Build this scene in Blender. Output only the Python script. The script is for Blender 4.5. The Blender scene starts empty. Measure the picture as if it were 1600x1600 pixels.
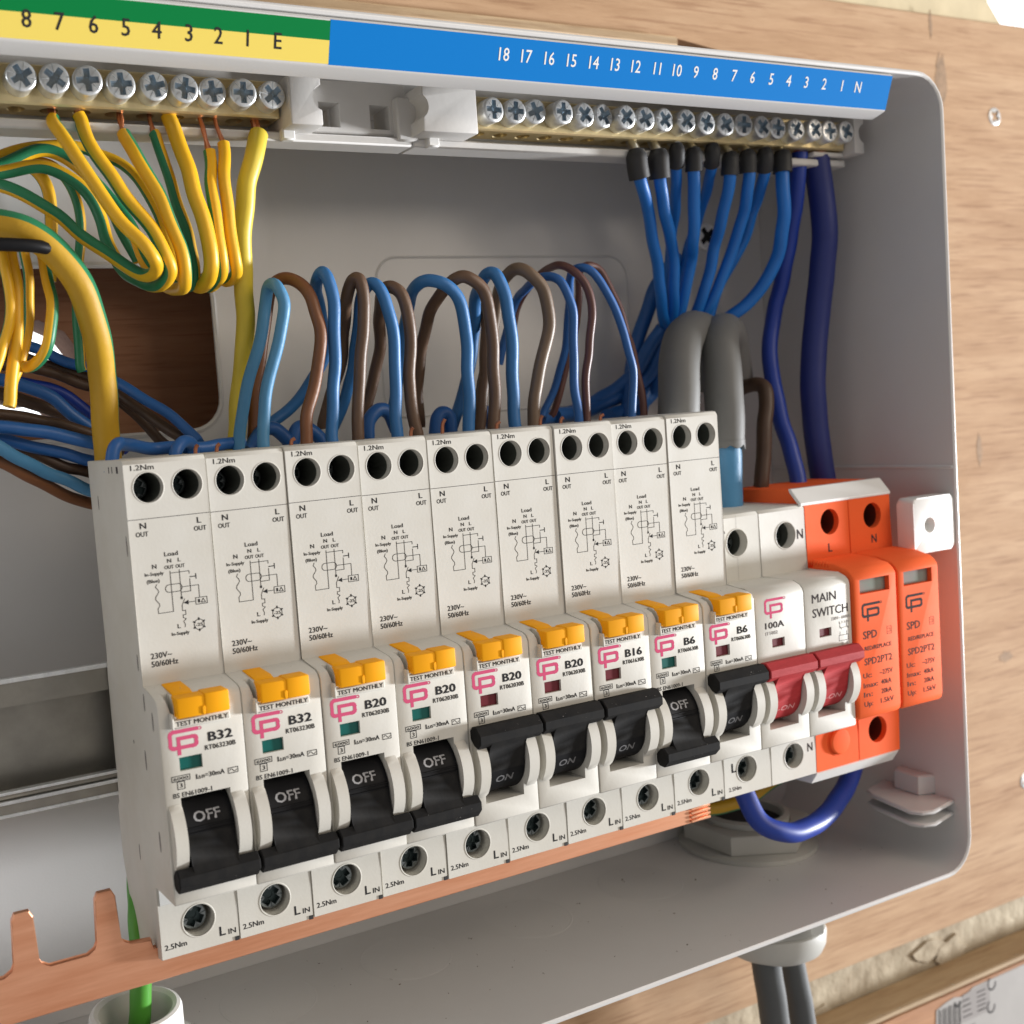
import bpy, bmesh, math, random
from mathutils import Vector, Matrix
random.seed(7)
S = 0.001                                   # everything below is written in millimetres
def P(x, d, z): return Vector((x*S, -d*S, z*S))     # x right, d towards the viewer, z up

# ------------------------------------------------------------------ camera, light, exposure
sc = bpy.context.scene
col = sc.collection
cam_data = bpy.data.cameras.new('camera')
cam = bpy.data.objects.new('camera', cam_data); col.objects.link(cam); sc.camera = cam
CM = [[0.895345, 0.102153, -0.4335], [-0.438473, 0.031509, -0.898192], [-0.078094, 0.99427, 0.073002]]
m = Matrix(((CM[0][0], CM[0][1], CM[0][2], (-56.552)*S), (CM[1][0], CM[1][1], CM[1][2], (-223.254)*S), (CM[2][0], CM[2][1], CM[2][2], (109.649)*S), (0, 0, 0, 1)))
cam.matrix_world = m
cam_data.sensor_width = 36; cam_data.lens = 38.782; cam_data.shift_x = 0.1568
cam_data.clip_start = 0.01; cam_data.clip_end = 50
cam_data.dof.use_dof = True; cam_data.dof.focus_distance = 0.265; cam_data.dof.aperture_fstop = 20

world = bpy.data.worlds.new('World'); sc.world = world; world.use_nodes = True
bg = world.node_tree.nodes['Background']
bg.inputs['Color'].default_value = (1.0, 0.965, 0.95, 1); bg.inputs['Strength'].default_value = 0.37

def area(name, target, direction, dist, size, power, color, shape='RECTANGLE', size_y=None):
    v = Vector((direction[0], -direction[1], direction[2])).normalized()
    L = bpy.data.lights.new(name, 'AREA'); L.shape = shape; L.size = size; L.size_y = size_y or size
    L.energy = power; L.color = color
    o = bpy.data.objects.new(name, L); col.objects.link(o)
    o.location = P(*target) + v*dist
    o.rotation_euler = (-v).to_track_quat('-Z', 'Y').to_euler()
    return o
# daylight from a window far to the right, just in front of and below the box
area('window_daylight', (90, 0, 60), (3.3, 1, -0.42), 4.0, 0.42, 295, (0.95, 0.97, 1.0), size_y=0.42)
# unseen warm fill lamp, added in place of light off the room
area('room_fill', (90, 0, 60), (0.7, 1.0, 0.55), 1.2, 0.6, 4.8, (1.0, 0.86, 0.70))
sc.view_settings.view_transform = 'Standard'; sc.view_settings.look = 'None'
sc.view_settings.exposure = 0; sc.view_settings.gamma = 1

# ------------------------------------------------------------------ materials
MATS = {}
def mat(name, color, rough=0.5, metal=0.0, bump=0.0, bscale=400, var=0.0, vscale=60, coat=0.0, stretch=(1, 1, 1), color2=None, spec=0.5, sub=0.0):
    if name in MATS: return MATS[name]
    m = bpy.data.materials.new(name); m.use_nodes = True; MATS[name] = m
    nt = m.node_tree; N = nt.nodes; b = N['Principled BSDF']
    b.inputs['Base Color'].default_value = (*color, 1); b.inputs['Roughness'].default_value = rough
    b.inputs['Metallic'].default_value = metal; b.inputs['Coat Weight'].default_value = coat
    b.inputs['Coat Roughness'].default_value = 0.15; b.inputs['Specular IOR Level'].default_value = spec
    tc = N.new('ShaderNodeTexCoord'); mp = N.new('ShaderNodeMapping'); nt.links.new(tc.outputs['Object'], mp.inputs[0])
    mp.inputs['Scale'].default_value = stretch
    if var or color2:
        n = N.new('ShaderNodeTexNoise'); n.inputs['Scale'].default_value = vscale; n.inputs['Detail'].default_value = 6; n.inputs['Roughness'].default_value = 0.62
        nt.links.new(mp.outputs[0], n.inputs['Vector'])
        r = N.new('ShaderNodeValToRGB'); c2 = color2 or tuple(c*(1-var) for c in color)
        r.color_ramp.elements[0].position = 0.35; r.color_ramp.elements[1].position = 0.65
        r.color_ramp.elements[0].color = (*c2, 1); r.color_ramp.elements[1].color = (*color, 1)
        nt.links.new(n.outputs['Fac'], r.inputs[0]); nt.links.new(r.outputs[0], b.inputs['Base Color'])
        mr = N.new('ShaderNodeMapRange'); mr.inputs['To Min'].default_value = min(1, rough+0.12); mr.inputs['To Max'].default_value = max(0.05, rough-0.05)
        nt.links.new(n.outputs['Fac'], mr.inputs['Value']); nt.links.new(mr.outputs[0], b.inputs['Roughness'])
    if bump:
        n2 = N.new('ShaderNodeTexNoise'); n2.inputs['Scale'].default_value = bscale; n2.inputs['Detail'].default_value = 4
        nt.links.new(mp.outputs[0], n2.inputs['Vector'])
        bp = N.new('ShaderNodeBump'); bp.inputs['Strength'].default_value = bump; bp.inputs['Distance'].default_value = 0.0004
        nt.links.new(n2.outputs['Fac'], bp.inputs['Height']); nt.links.new(bp.outputs[0], b.inputs['Normal'])
    return m

PLASTIC = mat('moulded_cream_plastic', (0.65, 0.635, 0.585), 0.5, bump=0.06, bscale=1500, color2=(0.59, 0.565, 0.50), vscale=35, spec=0.35)
PLASTIC_LOW = mat('moulded_pale_grey_plastic', (0.64, 0.64, 0.61), 0.5, bump=0.04, bscale=900, var=0.05, vscale=35)
WHITE = mat('glossy_white_plastic', (0.80, 0.79, 0.76), 0.35, bump=0.03, bscale=500, var=0.04)
CARRIER = mat('carrier_plastic', (0.66, 0.64, 0.61), 0.4, bump=0.1, bscale=500, var=0.06)
PAINT = mat('powder_coated_steel', (0.66, 0.65, 0.635), 0.34, bump=0.05, bscale=1500, var=0.06, vscale=14, coat=0.1)
BLACKP = mat('black_plastic', (0.008, 0.008, 0.009), 0.5, bump=0.05, bscale=900, spec=0.12)
TOGGLE = mat('dusty_black_plastic', (0.014, 0.014, 0.0145), 0.7, bump=0.08, bscale=1200, color2=(0.022, 0.021, 0.020), vscale=300, spec=0.1)
RED = mat('red_plastic', (0.46, 0.040, 0.045), 0.6, bump=0.12, bscale=800, spec=0.15, var=0.15, vscale=200, stretch=(1, 1, 5))
YELLOW = mat('yellow_plastic', (0.95, 0.41, 0.005), 0.55, bump=0.03, spec=0.15)
ORANGE = mat('orange_plastic', (0.95, 0.150, 0.042), 0.6, bump=0.05, bscale=900, var=0.04, spec=0.06)
PINK = mat('pink_print', (0.62, 0.10, 0.20), 0.8, spec=0.03)
INK = mat('black_print', (0.035, 0.035, 0.037), 0.8, spec=0.03)
GREYINK = mat('grey_print', (0.060, 0.052, 0.055), 0.8, spec=0.03)
PALEINK = mat('pale_grey_print', (0.36, 0.34, 0.33), 0.8, spec=0.03)
WHITEINK = mat('white_print', (0.82, 0.82, 0.82), 0.8, spec=0.03)
WORNINK = mat('worn_grey_print', (0.17, 0.17, 0.175), 0.8, spec=0.03)
OFFINK = mat('light_grey_print', (0.42, 0.42, 0.43), 0.8, spec=0.03)
REDINK = mat('faded_print_on_red', (0.68, 0.30, 0.30), 0.8, spec=0.03)
STEEL = mat('zinc_plated_steel', (0.90, 0.92, 0.92), 0.33, 0.75, bump=0.15, bscale=900, var=0.2, vscale=500)
DARKSTEEL = mat('dark_terminal_steel', (0.30, 0.33, 0.33), 0.33, 1.0, bump=0.3, bscale=900, var=0.3, vscale=400)
RECESS_SHADE = mat('shaded_screw_recess', (0.42, 0.50, 0.56), 0.3, 0.85, bump=0.4, bscale=1500)  # steel toned down to hold the shade inside the screw crosses
BRASS = mat('brass', (0.85, 0.69, 0.38), 0.33, 0.85, bump=0.15, bscale=700, var=0.2, vscale=120)
COPPER = mat('copper', (1.0, 0.50, 0.30), 0.32, 0.85, bump=0.12, bscale=500, color2=(0.80, 0.35, 0.19), vscale=260, stretch=(0.12, 1, 1.3))
COPPERWIRE = mat('stranded_copper', (0.55, 0.22, 0.12), 0.4, 0.9)
GALV = mat('galvanised_rail_steel', (0.38, 0.36, 0.315), 0.34, 0.75, bump=0.1, bscale=700, var=0.2, vscale=80)
TIN = mat('tinned_ferrule', (0.68, 0.66, 0.60), 0.35, 1.0)
LABELG = mat('green_sticker', (0.004, 0.20, 0.05), 0.7, spec=0.05)
LABELY = mat('yellow_sticker', (0.84, 0.66, 0.14), 0.7, spec=0.05)
LABELB = mat('blue_sticker', (0.006, 0.19, 0.58), 0.7, spec=0.04)
WINGREEN = mat('green_indicator', (0.0, 0.10, 0.085), 0.3)
WINRED = mat('red_indicator', (0.13, 0.008, 0.015), 0.3)
WINSPD = mat('grey_green_window', (0.20, 0.27, 0.22), 0.12, color2=(0.27, 0.22, 0.22), vscale=50)
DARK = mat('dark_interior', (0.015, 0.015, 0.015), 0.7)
GREYSH = mat('grey_sheath', (0.155, 0.155, 0.148), 0.55, bump=0.15, bscale=300, var=0.08, vscale=60)
GREYDK = mat('dark_grey_sheath', (0.075, 0.08, 0.082), 0.55, bump=0.2, bscale=300, var=0.08)
BOOT = mat('black_rubber_boot', (0.028, 0.028, 0.029), 0.55, bump=0.2)
NYLON = mat('cream_nylon', (0.47, 0.465, 0.43), 0.5, bump=0.05, var=0.05)
WIRE = {
 'blue': mat('blue_insulation', (0.030, 0.165, 0.42), 0.42, bump=0.15, bscale=700, var=0.12),
 'blue_pale': mat('pale_blue_insulation', (0.075, 0.26, 0.47), 0.45, bump=0.2, bscale=700, var=0.14),
 'blue_deep': mat('deep_blue_insulation', (0.018, 0.115, 0.37), 0.4, bump=0.1, var=0.12),
 'blue_vivid': mat('vivid_blue_insulation', (0.010, 0.165, 0.58), 0.4, bump=0.05, var=0.06),
 'navy': mat('navy_insulation', (0.014, 0.026, 0.17), 0.5, bump=0.1, var=0.1),
 'navy_mid': mat('royal_blue_insulation', (0.012, 0.045, 0.33), 0.4, bump=0.05, var=0.08),
 'brown': mat('grey_brown_insulation', (0.135, 0.075, 0.042), 0.42, bump=0.2, bscale=700, var=0.15),
 'brown_tan': mat('tan_brown_insulation', (0.165, 0.108, 0.066), 0.42, bump=0.2, bscale=700, var=0.12),
 'brown_orange': mat('orange_brown_insulation', (0.22, 0.085, 0.032), 0.42, bump=0.2, bscale=700, var=0.15),
 'brown_red': mat('reddish_brown_insulation', (0.115, 0.045, 0.035), 0.38, var=0.1),
 'brown_dark': mat('dark_brown_insulation', (0.080, 0.042, 0.022), 0.42, bump=0.1, var=0.15),
 'gy': mat('yellow_insulation', (0.84, 0.46, 0.012), 0.38, bump=0.12, bscale=700, var=0.08),
 'gyc': mat('shaded_yellow_insulation', (0.56, 0.32, 0.012), 0.5, bump=0.2, bscale=500, var=0.12),  # yellow lowered for the shade on the thick earth cable
 'gyb': mat('lemon_yellow_insulation', (0.72, 0.55, 0.045), 0.4, bump=0.15, bscale=500, var=0.1),
 'stripe': mat('green_stripe_insulation', (0.018, 0.20, 0.085), 0.38, bump=0.12, bscale=700, var=0.08),
 'green': mat('bright_green_insulation', (0.08, 0.32, 0.035), 0.4),
 'grey_sheath': GREYSH, 'grey_dark': GREYDK,
}

def wood_material(name, light, darkc, mid, scale=1.0, seed=0.0, knots=True, rough=0.62):
    m = bpy.data.materials.new(name); m.use_nodes = True; nt = m.node_tree; N = nt.nodes; Lk = nt.links; b = N['Principled BSDF']
    tc = N.new('ShaderNodeTexCoord'); mp = N.new('ShaderNodeMapping'); mp.inputs['Scale'].default_value = (3.2*scale, 20*scale, 20*scale); mp.inputs['Location'].default_value = (seed, seed, seed)
    Lk.new(tc.outputs['Object'], mp.inputs[0])
    big = N.new('ShaderNodeTexNoise'); big.inputs['Scale'].default_value = 1.3; big.inputs['Detail'].default_value = 8; big.inputs['Roughness'].default_value = 0.62; big.inputs['Distortion'].default_value = 1.6
    Lk.new(mp.outputs[0], big.inputs['Vector'])
    mp2 = N.new('ShaderNodeMapping'); mp2.inputs['Scale'].default_value = (22*scale, 240*scale, 240*scale); mp2.inputs['Rotation'].default_value = (0, math.radians(3), 0)
    Lk.new(tc.outputs['Object'], mp2.inputs[0])
    fine = N.new('ShaderNodeTexNoise'); fine.inputs['Scale'].default_value = 1.4; fine.inputs['Detail'].default_value = 7; fine.inputs['Roughness'].default_value = 0.7; fine.inputs['Distortion'].default_value = 0.3
    Lk.new(mp2.outputs[0], fine.inputs['Vector'])
    r1 = N.new('ShaderNodeValToRGB'); r1.color_ramp.elements[0].position = 0.3; r1.color_ramp.elements[1].position = 0.7
    r1.color_ramp.elements[0].color = (*darkc, 1); r1.color_ramp.elements[1].color = (*light, 1)
    e = r1.color_ramp.elements.new(0.48); e.color = (*mid, 1)
    Lk.new(big.outputs['Fac'], r1.inputs[0])
    r2 = N.new('ShaderNodeValToRGB'); r2.color_ramp.elements[0].position = 0.28; r2.color_ramp.elements[1].position = 0.62
    r2.color_ramp.elements[0].color = (0.64, 0.55, 0.46, 1); r2.color_ramp.elements[1].color = (1, 1, 1, 1)
    Lk.new(fine.outputs['Fac'], r2.inputs[0])
    mx = N.new('ShaderNodeMixRGB'); mx.blend_type = 'MULTIPLY'; mx.inputs[0].default_value = 0.62
    Lk.new(r1.outputs[0], mx.inputs[1]); Lk.new(r2.outputs[0], mx.inputs[2])
    mp3 = N.new('ShaderNodeMapping'); mp3.inputs['Scale'].default_value = (45*scale, 1000*scale, 1000*scale); Lk.new(tc.outputs['Object'], mp3.inputs[0])
    pore = N.new('ShaderNodeTexNoise'); pore.inputs['Scale'].default_value = 1.0; pore.inputs['Detail'].default_value = 3; Lk.new(mp3.outputs[0], pore.inputs['Vector'])
    r3 = N.new('ShaderNodeValToRGB'); r3.color_ramp.elements[0].position = 0.34; r3.color_ramp.elements[1].position = 0.44
    r3.color_ramp.elements[0].color = (0.55, 0.42, 0.33, 1); r3.color_ramp.elements[1].color = (1, 1, 1, 1); Lk.new(pore.outputs['Fac'], r3.inputs[0])
    mx2 = N.new('ShaderNodeMixRGB'); mx2.blend_type = 'MULTIPLY'; mx2.inputs[0].default_value = 0.45; Lk.new(mx.outputs[0], mx2.inputs[1]); Lk.new(r3.outputs[0], mx2.inputs[2])
    Lk.new(mx2.outputs[0], b.inputs['Base Color'])
    b.inputs['Roughness'].default_value = rough
    bp = N.new('ShaderNodeBump'); bp.inputs['Strength'].default_value = 0.35; bp.inputs['Distance'].default_value = 0.0006
    Lk.new(fine.outputs['Fac'], bp.inputs['Height']); Lk.new(bp.outputs[0], b.inputs['Normal'])
    MATS[name] = m
    return m
PLY = wood_material('plywood_veneer', (0.56, 0.375, 0.228), (0.43, 0.255, 0.135), (0.51, 0.325, 0.188), rough=0.85)
SHADEPLY = wood_material('shaded_ply', (0.36, 0.185, 0.10), (0.29, 0.14, 0.075), (0.33, 0.16, 0.088), seed=5.0, rough=0.85)  # ply colour darkened for the shade behind the cut-out
PALEWOOD = wood_material('pale_sawn_edge', (0.50, 0.37, 0.22), (0.38, 0.25, 0.13), (0.44, 0.31, 0.175), seed=3.0)
LOWWOOD = wood_material('reddish_timber', (0.52, 0.27, 0.13), (0.36, 0.16, 0.07), (0.45, 0.22, 0.10), seed=9.0)
MASON = mat('flaking_painted_masonry', (0.56, 0.49, 0.36), 0.9, bump=0.5, bscale=90, color2=(0.36, 0.29, 0.20), vscale=35)
MASON.node_tree.nodes['Bump'].inputs['Distance'].default_value = 0.004

def emission(name, color, strength):
    m = bpy.data.materials.new(name); m.use_nodes = True; nt = m.node_tree; nt.nodes.clear()
    e = nt.nodes.new('ShaderNodeEmission'); e.inputs[0].default_value = (*color, 1); e.inputs[1].default_value = strength
    o = nt.nodes.new('ShaderNodeOutputMaterial'); nt.links.new(e.outputs[0], o.inputs[0]); return m
DAYLIGHT = emission('bright_daylight', (0.95, 0.98, 1.0), 2.2)

# ------------------------------------------------------------------ mesh helpers
def finish(me, angle=40):
    me.shade_smooth(); me.set_sharp_from_angle(angle=math.radians(angle))

class MB:
    """collects shapes into one mesh; coordinates are (x, d, z) millimetres"""
    def __init__(self): self.bm = bmesh.new(); self.mats = []
    def mi(self, m):
        if m is None: return 0
        if m not in self.mats: self.mats.append(m)
        return self.mats.index(m)
    def add(self, verts, faces, m=None):
        k = self.mi(m); vs = [self.bm.verts.new(P(*v)) for v in verts]; out = []
        for f in faces:
            try: fc = self.bm.faces.new([vs[i] for i in f]); fc.material_index = k; out.append(fc)
            except ValueError: pass
        return vs, out
    def box(self, x0, x1, d0, d1, z0, z1, bev=0.0, m=None, seg=1):
        v = [(x, d, z) for x in (x0, x1) for d in (d0, d1) for z in (z0, z1)]
        f = [(0, 1, 3, 2), (4, 6, 7, 5), (0, 4, 5, 1), (2, 3, 7, 6), (0, 2, 6, 4), (1, 5, 7, 3)]
        vs, fs = self.add(v, f, m)
        if bev: self._bev(vs, fs, bev, seg)
        return vs
    def _bev(self, vs, fs, bev, seg, m=None):
        es = {e for f in fs for e in f.edges}
        r = bmesh.ops.bevel(self.bm, geom=list(es), offset=bev*S, segments=seg, profile=0.5, affect='EDGES', clamp_overlap=True)
    def prism(self, prof, x0, x1, bev=0.0, m=None, seg=1):
        """prof: list of (d, z) round the outline, extruded along x"""
        n = len(prof); v = [(x0, d, z) for d, z in prof]+[(x1, d, z) for d, z in prof]
        f = [tuple(range(n)), tuple(range(2*n-1, n-1, -1))]+[(i, (i+1) % n, n+(i+1) % n, n+i) for i in range(n)]
        vs, fs = self.add(v, f, m)
        if bev: 
            es = set(fs[0].edges) | set(fs[1].edges)
            bmesh.ops.bevel(self.bm, geom=list(es), offset=bev*S, segments=seg, profile=0.5, affect='EDGES', clamp_overlap=True)
    def plate(self, prof, d0, d1, bev=0.0, m=None, seg=1):
        """prof: list of (x, z), extruded along d"""
        n = len(prof); v = [(x, d0, z) for x, z in prof]+[(x, d1, z) for x, z in prof]
        f = [tuple(range(n)), tuple(range(2*n-1, n-1, -1))]+[(i, (i+1) % n, n+(i+1) % n, n+i) for i in range(n)]
        vs, fs = self.add(v, f, m)
        if bev:
            es = set(fs[0].edges) | set(fs[1].edges)
            bmesh.ops.bevel(self.bm, geom=list(es), offset=bev*S, segments=seg, profile=0.5, affect='EDGES', clamp_overlap=True)
    def slab(self, prof, z0, z1, bev=0.0, m=None, seg=1):
        """prof: list of (x, d), extruded along z"""
        n = len(prof); v = [(x, d, z0) for x, d in prof]+[(x, d, z1) for x, d in prof]
        f = [tuple(range(n)), tuple(range(2*n-1, n-1, -1))]+[(i, (i+1) % n, n+(i+1) % n, n+i) for i in range(n)]
        vs, fs = self.add(v, f, m)
        if bev:
            es = set(fs[0].edges) | set(fs[1].edges)
            bmesh.ops.bevel(self.bm, geom=list(es), offset=bev*S, segments=seg, profile=0.5, affect='EDGES', clamp_overlap=True)
    def rev(self, prof, c, axis='d', n=32, m=None, closed=True):
        """prof: list of (r, t) along the axis through c = (x, d, z)"""
        v = []; 
        for r, t in prof:
            for k in range(n):
                a = 2*math.pi*k/n; ca, sa = r*math.cos(a), r*math.sin(a)
                if axis == 'd': v.append((c[0]+ca, c[1]+t, c[2]+sa))
                elif axis == 'z': v.append((c[0]+ca, c[1]+sa, c[2]+t))
                else: v.append((c[0]+t, c[1]+ca, c[2]+sa))
        f = []
        for i in range(len(prof)-1):
            for k in range(n): f.append((i*n+k, i*n+(k+1) % n, (i+1)*n+(k+1) % n, (i+1)*n+k))
        if closed: f.append(tuple(range(n-1, -1, -1))); f.append(tuple((len(prof)-1)*n+k for k in range(n)))
        self.add(v, f, m)
    def arc(self, ax_d, ax_z, r0, r1, a0, a1, x0, x1, n=14, m=None, bev=0.0):
        """curved slab about an x axis; angle 0 points at the viewer, positive up"""
        prof = [(ax_d+r1*math.cos(a0+(a1-a0)*k/n), ax_z+r1*math.sin(a0+(a1-a0)*k/n)) for k in range(n+1)]
        prof += [(ax_d+r0*math.cos(a1+(a0-a1)*k/n), ax_z+r0*math.sin(a1+(a0-a1)*k/n)) for k in range(n+1)]
        self.prism(prof, x0, x1, m=m, bev=bev)
    def poly2d(self, loops, d, m=None): pass
    def build(self, name, m, parent=None, angle=40, recalc=True):
        if recalc: bmesh.ops.recalc_face_normals(self.bm, faces=self.bm.faces)
        me = bpy.data.meshes.new(name); self.bm.to_mesh(me); self.bm.free()
        for x in (self.mats or [m]): me.materials.append(x)
        finish(me, angle)
        o = bpy.data.objects.new(name, me); col.objects.link(o)
        if parent: o.parent = parent
        return o

def tag(o, label=None, cat=None, group=None, kind=None):
    if label: o['label'] = label
    if cat: o['category'] = cat
    if group: o['group'] = group
    if kind: o['kind'] = kind
    return o
def thing(name, label, cat, x=0, d=0, z=0, group=None, kind=None):
    o = bpy.data.objects.new(name, None); o.empty_display_size = 0.01; col.objects.link(o); o.location = P(x, d, z)
    return tag(o, label, cat, group, kind)
def copy_tree(o, parent=None):
    c = o.copy(); col.objects.link(c)
    if parent: c.parent = parent
    for ch in o.children: copy_tree(ch, c)
    return c
def boolean(o, cutters, transfer=False):
    for c in cutters:
        md = o.modifiers.new('cut', 'BOOLEAN'); md.operation = 'DIFFERENCE'; md.object = c; md.solver = 'EXACT'
        if transfer: md.material_mode = 'TRANSFER'
    bpy.context.view_layer.update()
    dg = bpy.context.evaluated_depsgraph_get()
    me = bpy.data.meshes.new_from_object(o.evaluated_get(dg), preserve_all_data_layers=True, depsgraph=dg)
    o.modifiers.clear(); o.data = me
    for c in cutters: bpy.data.objects.remove(c)
    finish(me, 35)
    return o

# lettering: every string is turned into a flat mesh once, then laid on a face
_txt = {}
def glyphs(s):
    if s in _txt: return _txt[s]
    cu = bpy.data.curves.new('t', 'FONT'); cu.body = s; cu.resolution_u = 2; cu.size = 1
    o = bpy.data.objects.new('t', cu); col.objects.link(o); bpy.context.view_layer.update()
    dg = bpy.context.evaluated_depsgraph_get(); me = bpy.data.meshes.new_from_object(o.evaluated_get(dg))
    V = [(v.co.x, v.co.y) for v in me.vertices]; F = [tuple(p.vertices) for p in me.polygons]
    bpy.data.objects.remove(o); bpy.data.meshes.remove(me); bpy.data.curves.remove(cu)
    x0 = min(v[0] for v in V); x1 = max(v[0] for v in V); V = [((x-x0)/(x1-x0), y/0.73) for x, y in V]
    _txt[s] = (V, F, (x1-x0)/0.73); return _txt[s]
class Ink:
    """flat print on the plane d = const (or wrapped on a drum)"""
    def __init__(self, d, wrap=None): self.d = d; self.base = d; self.n = 0; self.mb = MB(); self.wrap = wrap
    def step(self): self.n += 1; self.d = self.base+0.0016*(self.n % 7)
    def put(self, pts, faces, m):
        if self.wrap:
            ad, az, r = self.wrap
            v = [(x, ad+r*math.cos(z/r), az+r*math.sin(z/r)) for x, z in pts]
        else: v = [(x, self.d, z) for x, z in pts]
        self.mb.add(v, faces, m)
    def text(self, s, x, z, cap, w=None, m=INK, shear=0.0, slope=0.0, bold=0.0, align='l'):
        V, F, asp = glyphs(s); w = w or asp*cap*0.92
        if align == 'c': x -= w/2
        bold = bold or cap*0.035; offs = [(-bold, 0), (bold, 0), (0, bold*0.8)]
        for k, (ox, oz) in enumerate(offs):
            self.step()
            self.put([(x+vx*w+vy*cap*shear+ox, z+vy*cap+vx*w*slope+oz) for vx, vy in V], F, m)
    def line(self, pts, w=0.14, m=INK, closed=False):
        pts = list(pts)+([pts[0]] if closed else [])
        for a, b in zip(pts[:-1], pts[1:]):
            dx, dz = b[0]-a[0], b[1]-a[1]; L = math.hypot(dx, dz) or 1; dx, dz = dx/L*w/2, dz/L*w/2
            self.put([(a[0]-dz-dx, a[1]+dx-dz), (a[0]+dz-dx, a[1]-dx-dz), (b[0]+dz+dx, b[1]-dx+dz), (b[0]-dz+dx, b[1]+dx+dz)], [(0, 1, 2, 3)], m)
            self.step()
    def build(self, name, parent):
        return self.mb.build(name, INK, parent, recalc=False)

def emblem(ink, x, z, w, h, m, lw):
    """the maker's two linked open letters"""
    T = lambda u, v: (x+u*w, z+v*h)
    ink.line([T(.97, .95), T(.14, .95), T(.06, .89), T(.03, .80), T(.03, .36), T(.07, .28), T(.14, .24), T(.32, .24)], lw, m)
    ink.line([T(.32, .0), T(.32, .64), T(.84, .64), T(.92, .61), T(.95, .55), T(.95, .34), T(.92, .28), T(.84, .24), T(.40, .24)], lw, m)
    ink.line([T(1.1+.06*math.cos(a*math.pi/4), .94+.06*math.sin(a*math.pi/4)) for a in range(9)], lw*0.22, m)

# wires: swept tubes through given points
def catmull(pts, per=7):
    p = [Vector(q) for q in pts]; p = [p[0]*2-p[1]]+p+[p[-1]*2-p[-2]]; out = []
    for i in range(1, len(p)-2):
        for k in range(per):
            t = k/per; a, b, c, e = p[i-1], p[i], p[i+1], p[i+2]
            out.append(0.5*((2*b)+(c-a)*t+(2*a-5*b+4*c-e)*t*t+(3*b-a-3*c+e)*t**3))
    out.append(p[-2]); return out
def tube(mb, pts, r, m=None, n=12, per=7, stripe=None, stripe_at=0, twist=0.0, smooth=True, rad=None, jit=0.0):
    c = catmull([Vector(q) for q in pts], per) if smooth else [Vector(q) for q in pts]
    if jit:
        ph = [random.uniform(0, 6.28) for _ in range(6)]; s_ = 0.0
        for i in range(1, len(c)-1):
            s_ += (c[i]-c[i-1]).length
            c[i] = c[i]+Vector((math.sin(s_*0.21+ph[0])+0.6*math.sin(s_*0.47+ph[1]), math.sin(s_*0.18+ph[2]), math.sin(s_*0.25+ph[3])+0.5*math.sin(s_*0.55+ph[4])))*jit
    fr = None; rings = []
    for i, q in enumerate(c):
        t = (c[min(i+1, len(c)-1)]-c[max(i-1, 0)]).normalized()
        if fr is None:
            up = Vector((0, 1, 0)) if abs(t.y) < 0.9 else Vector((1, 0, 0)); fr = (up-t*up.dot(t)).normalized()
        else: fr = (fr-t*fr.dot(t)).normalized()
        b = t.cross(fr); rr = r if rad is None else rad(i/(len(c)-1))*r
        rings.append([q+(fr*math.cos(2*math.pi*k/n+twist*i)+b*math.sin(2*math.pi*k/n+twist*i))*rr for k in range(n)])
    bm = mb.bm; k0 = mb.mi(m); k1 = mb.mi(stripe) if stripe else k0
    R = [[bm.verts.new(P(*v)) for v in ring] for ring in rings]
    for i in range(len(R)-1):
        for k in range(n):
            f = bm.faces.new((R[i][k], R[i][(k+1) % n], R[i+1][(k+1) % n], R[i+1][k])); f.material_index = k1 if stripe and ((k-stripe_at) % n) < n*0.37 else k0
    f = bm.faces.new(R[0][::-1]); f.material_index = k0
    f = bm.faces.new(R[-1]); f.material_index = k0
    return c

# ------------------------------------------------------------------ the wall behind
def rr_outline(x0, x1, z0, z1, r, n=6):
    o = []
    for cx, cz, a in ((x1-r, z1-r, 0), (x0+r, z1-r, 90), (x0+r, z0+r, 180), (x1-r, z0+r, 270)):
        for k in range(n+1): t = math.radians(a+90*k/n); o.append((cx+r*math.cos(t), cz+r*math.sin(t)))
    return o

BOARD = thing('backboard', 'large plywood board the metal box is screwed to, cut out behind its cable entry', 'board', 100, -80, 60)
def under(root, o):
    o.location = -Vector(root.location); o.parent = root; return o
b = MB(); b.box(-420, 900, -83, -70.5, -112, 254, bev=0.6)
board = b.build('plywood_sheet', PLY)
c1 = MB(); c1.plate([(-95, 96), (55, 96), (58, 118), (56, 168), (12, 172), (-95, 170)], -95, -60); c1 = c1.build('c', PLY)
c2 = MB(); c2.plate([(219, 229.5), (240, 229.5), (244, 231.0), (219, 234.2)], -95, -60); c2 = c2.build('c', PLY)
boolean(board, [c1, c2]); under(BOARD, board)
# a second sheet behind, closing the cut-out except for a ragged opening to daylight
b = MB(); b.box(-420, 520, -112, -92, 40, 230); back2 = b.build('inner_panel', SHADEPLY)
cuts = []
for pl_ in [[(-3.1, 146.4), (3.9, 147.1), (10.7, 143.7), (15.7, 136.0), (15.4, 127.9), (10.2, 129.4), (5.8, 133.7), (-0.4, 138.8), (-4.6, 139.5)], [(-13.5, 126.5), (-6.0, 125.3), (-0.9, 124.0), (3.8, 124.4), (10.1, 115.7), (1.1, 118.1), (-6.4, 120.8), (-14.0, 121.6)]]:
    cut = MB(); cut.plate(pl_, -130, -80); cuts.append(cut.build('c', PLY))
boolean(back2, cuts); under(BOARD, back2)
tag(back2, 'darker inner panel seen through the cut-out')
b = MB(); b.box(-300, 218.4, -70.3, -66.2, 229.6, 232.8, bev=0.5); under(BOARD, b.build('edge_strip', PALEWOOD))
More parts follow.
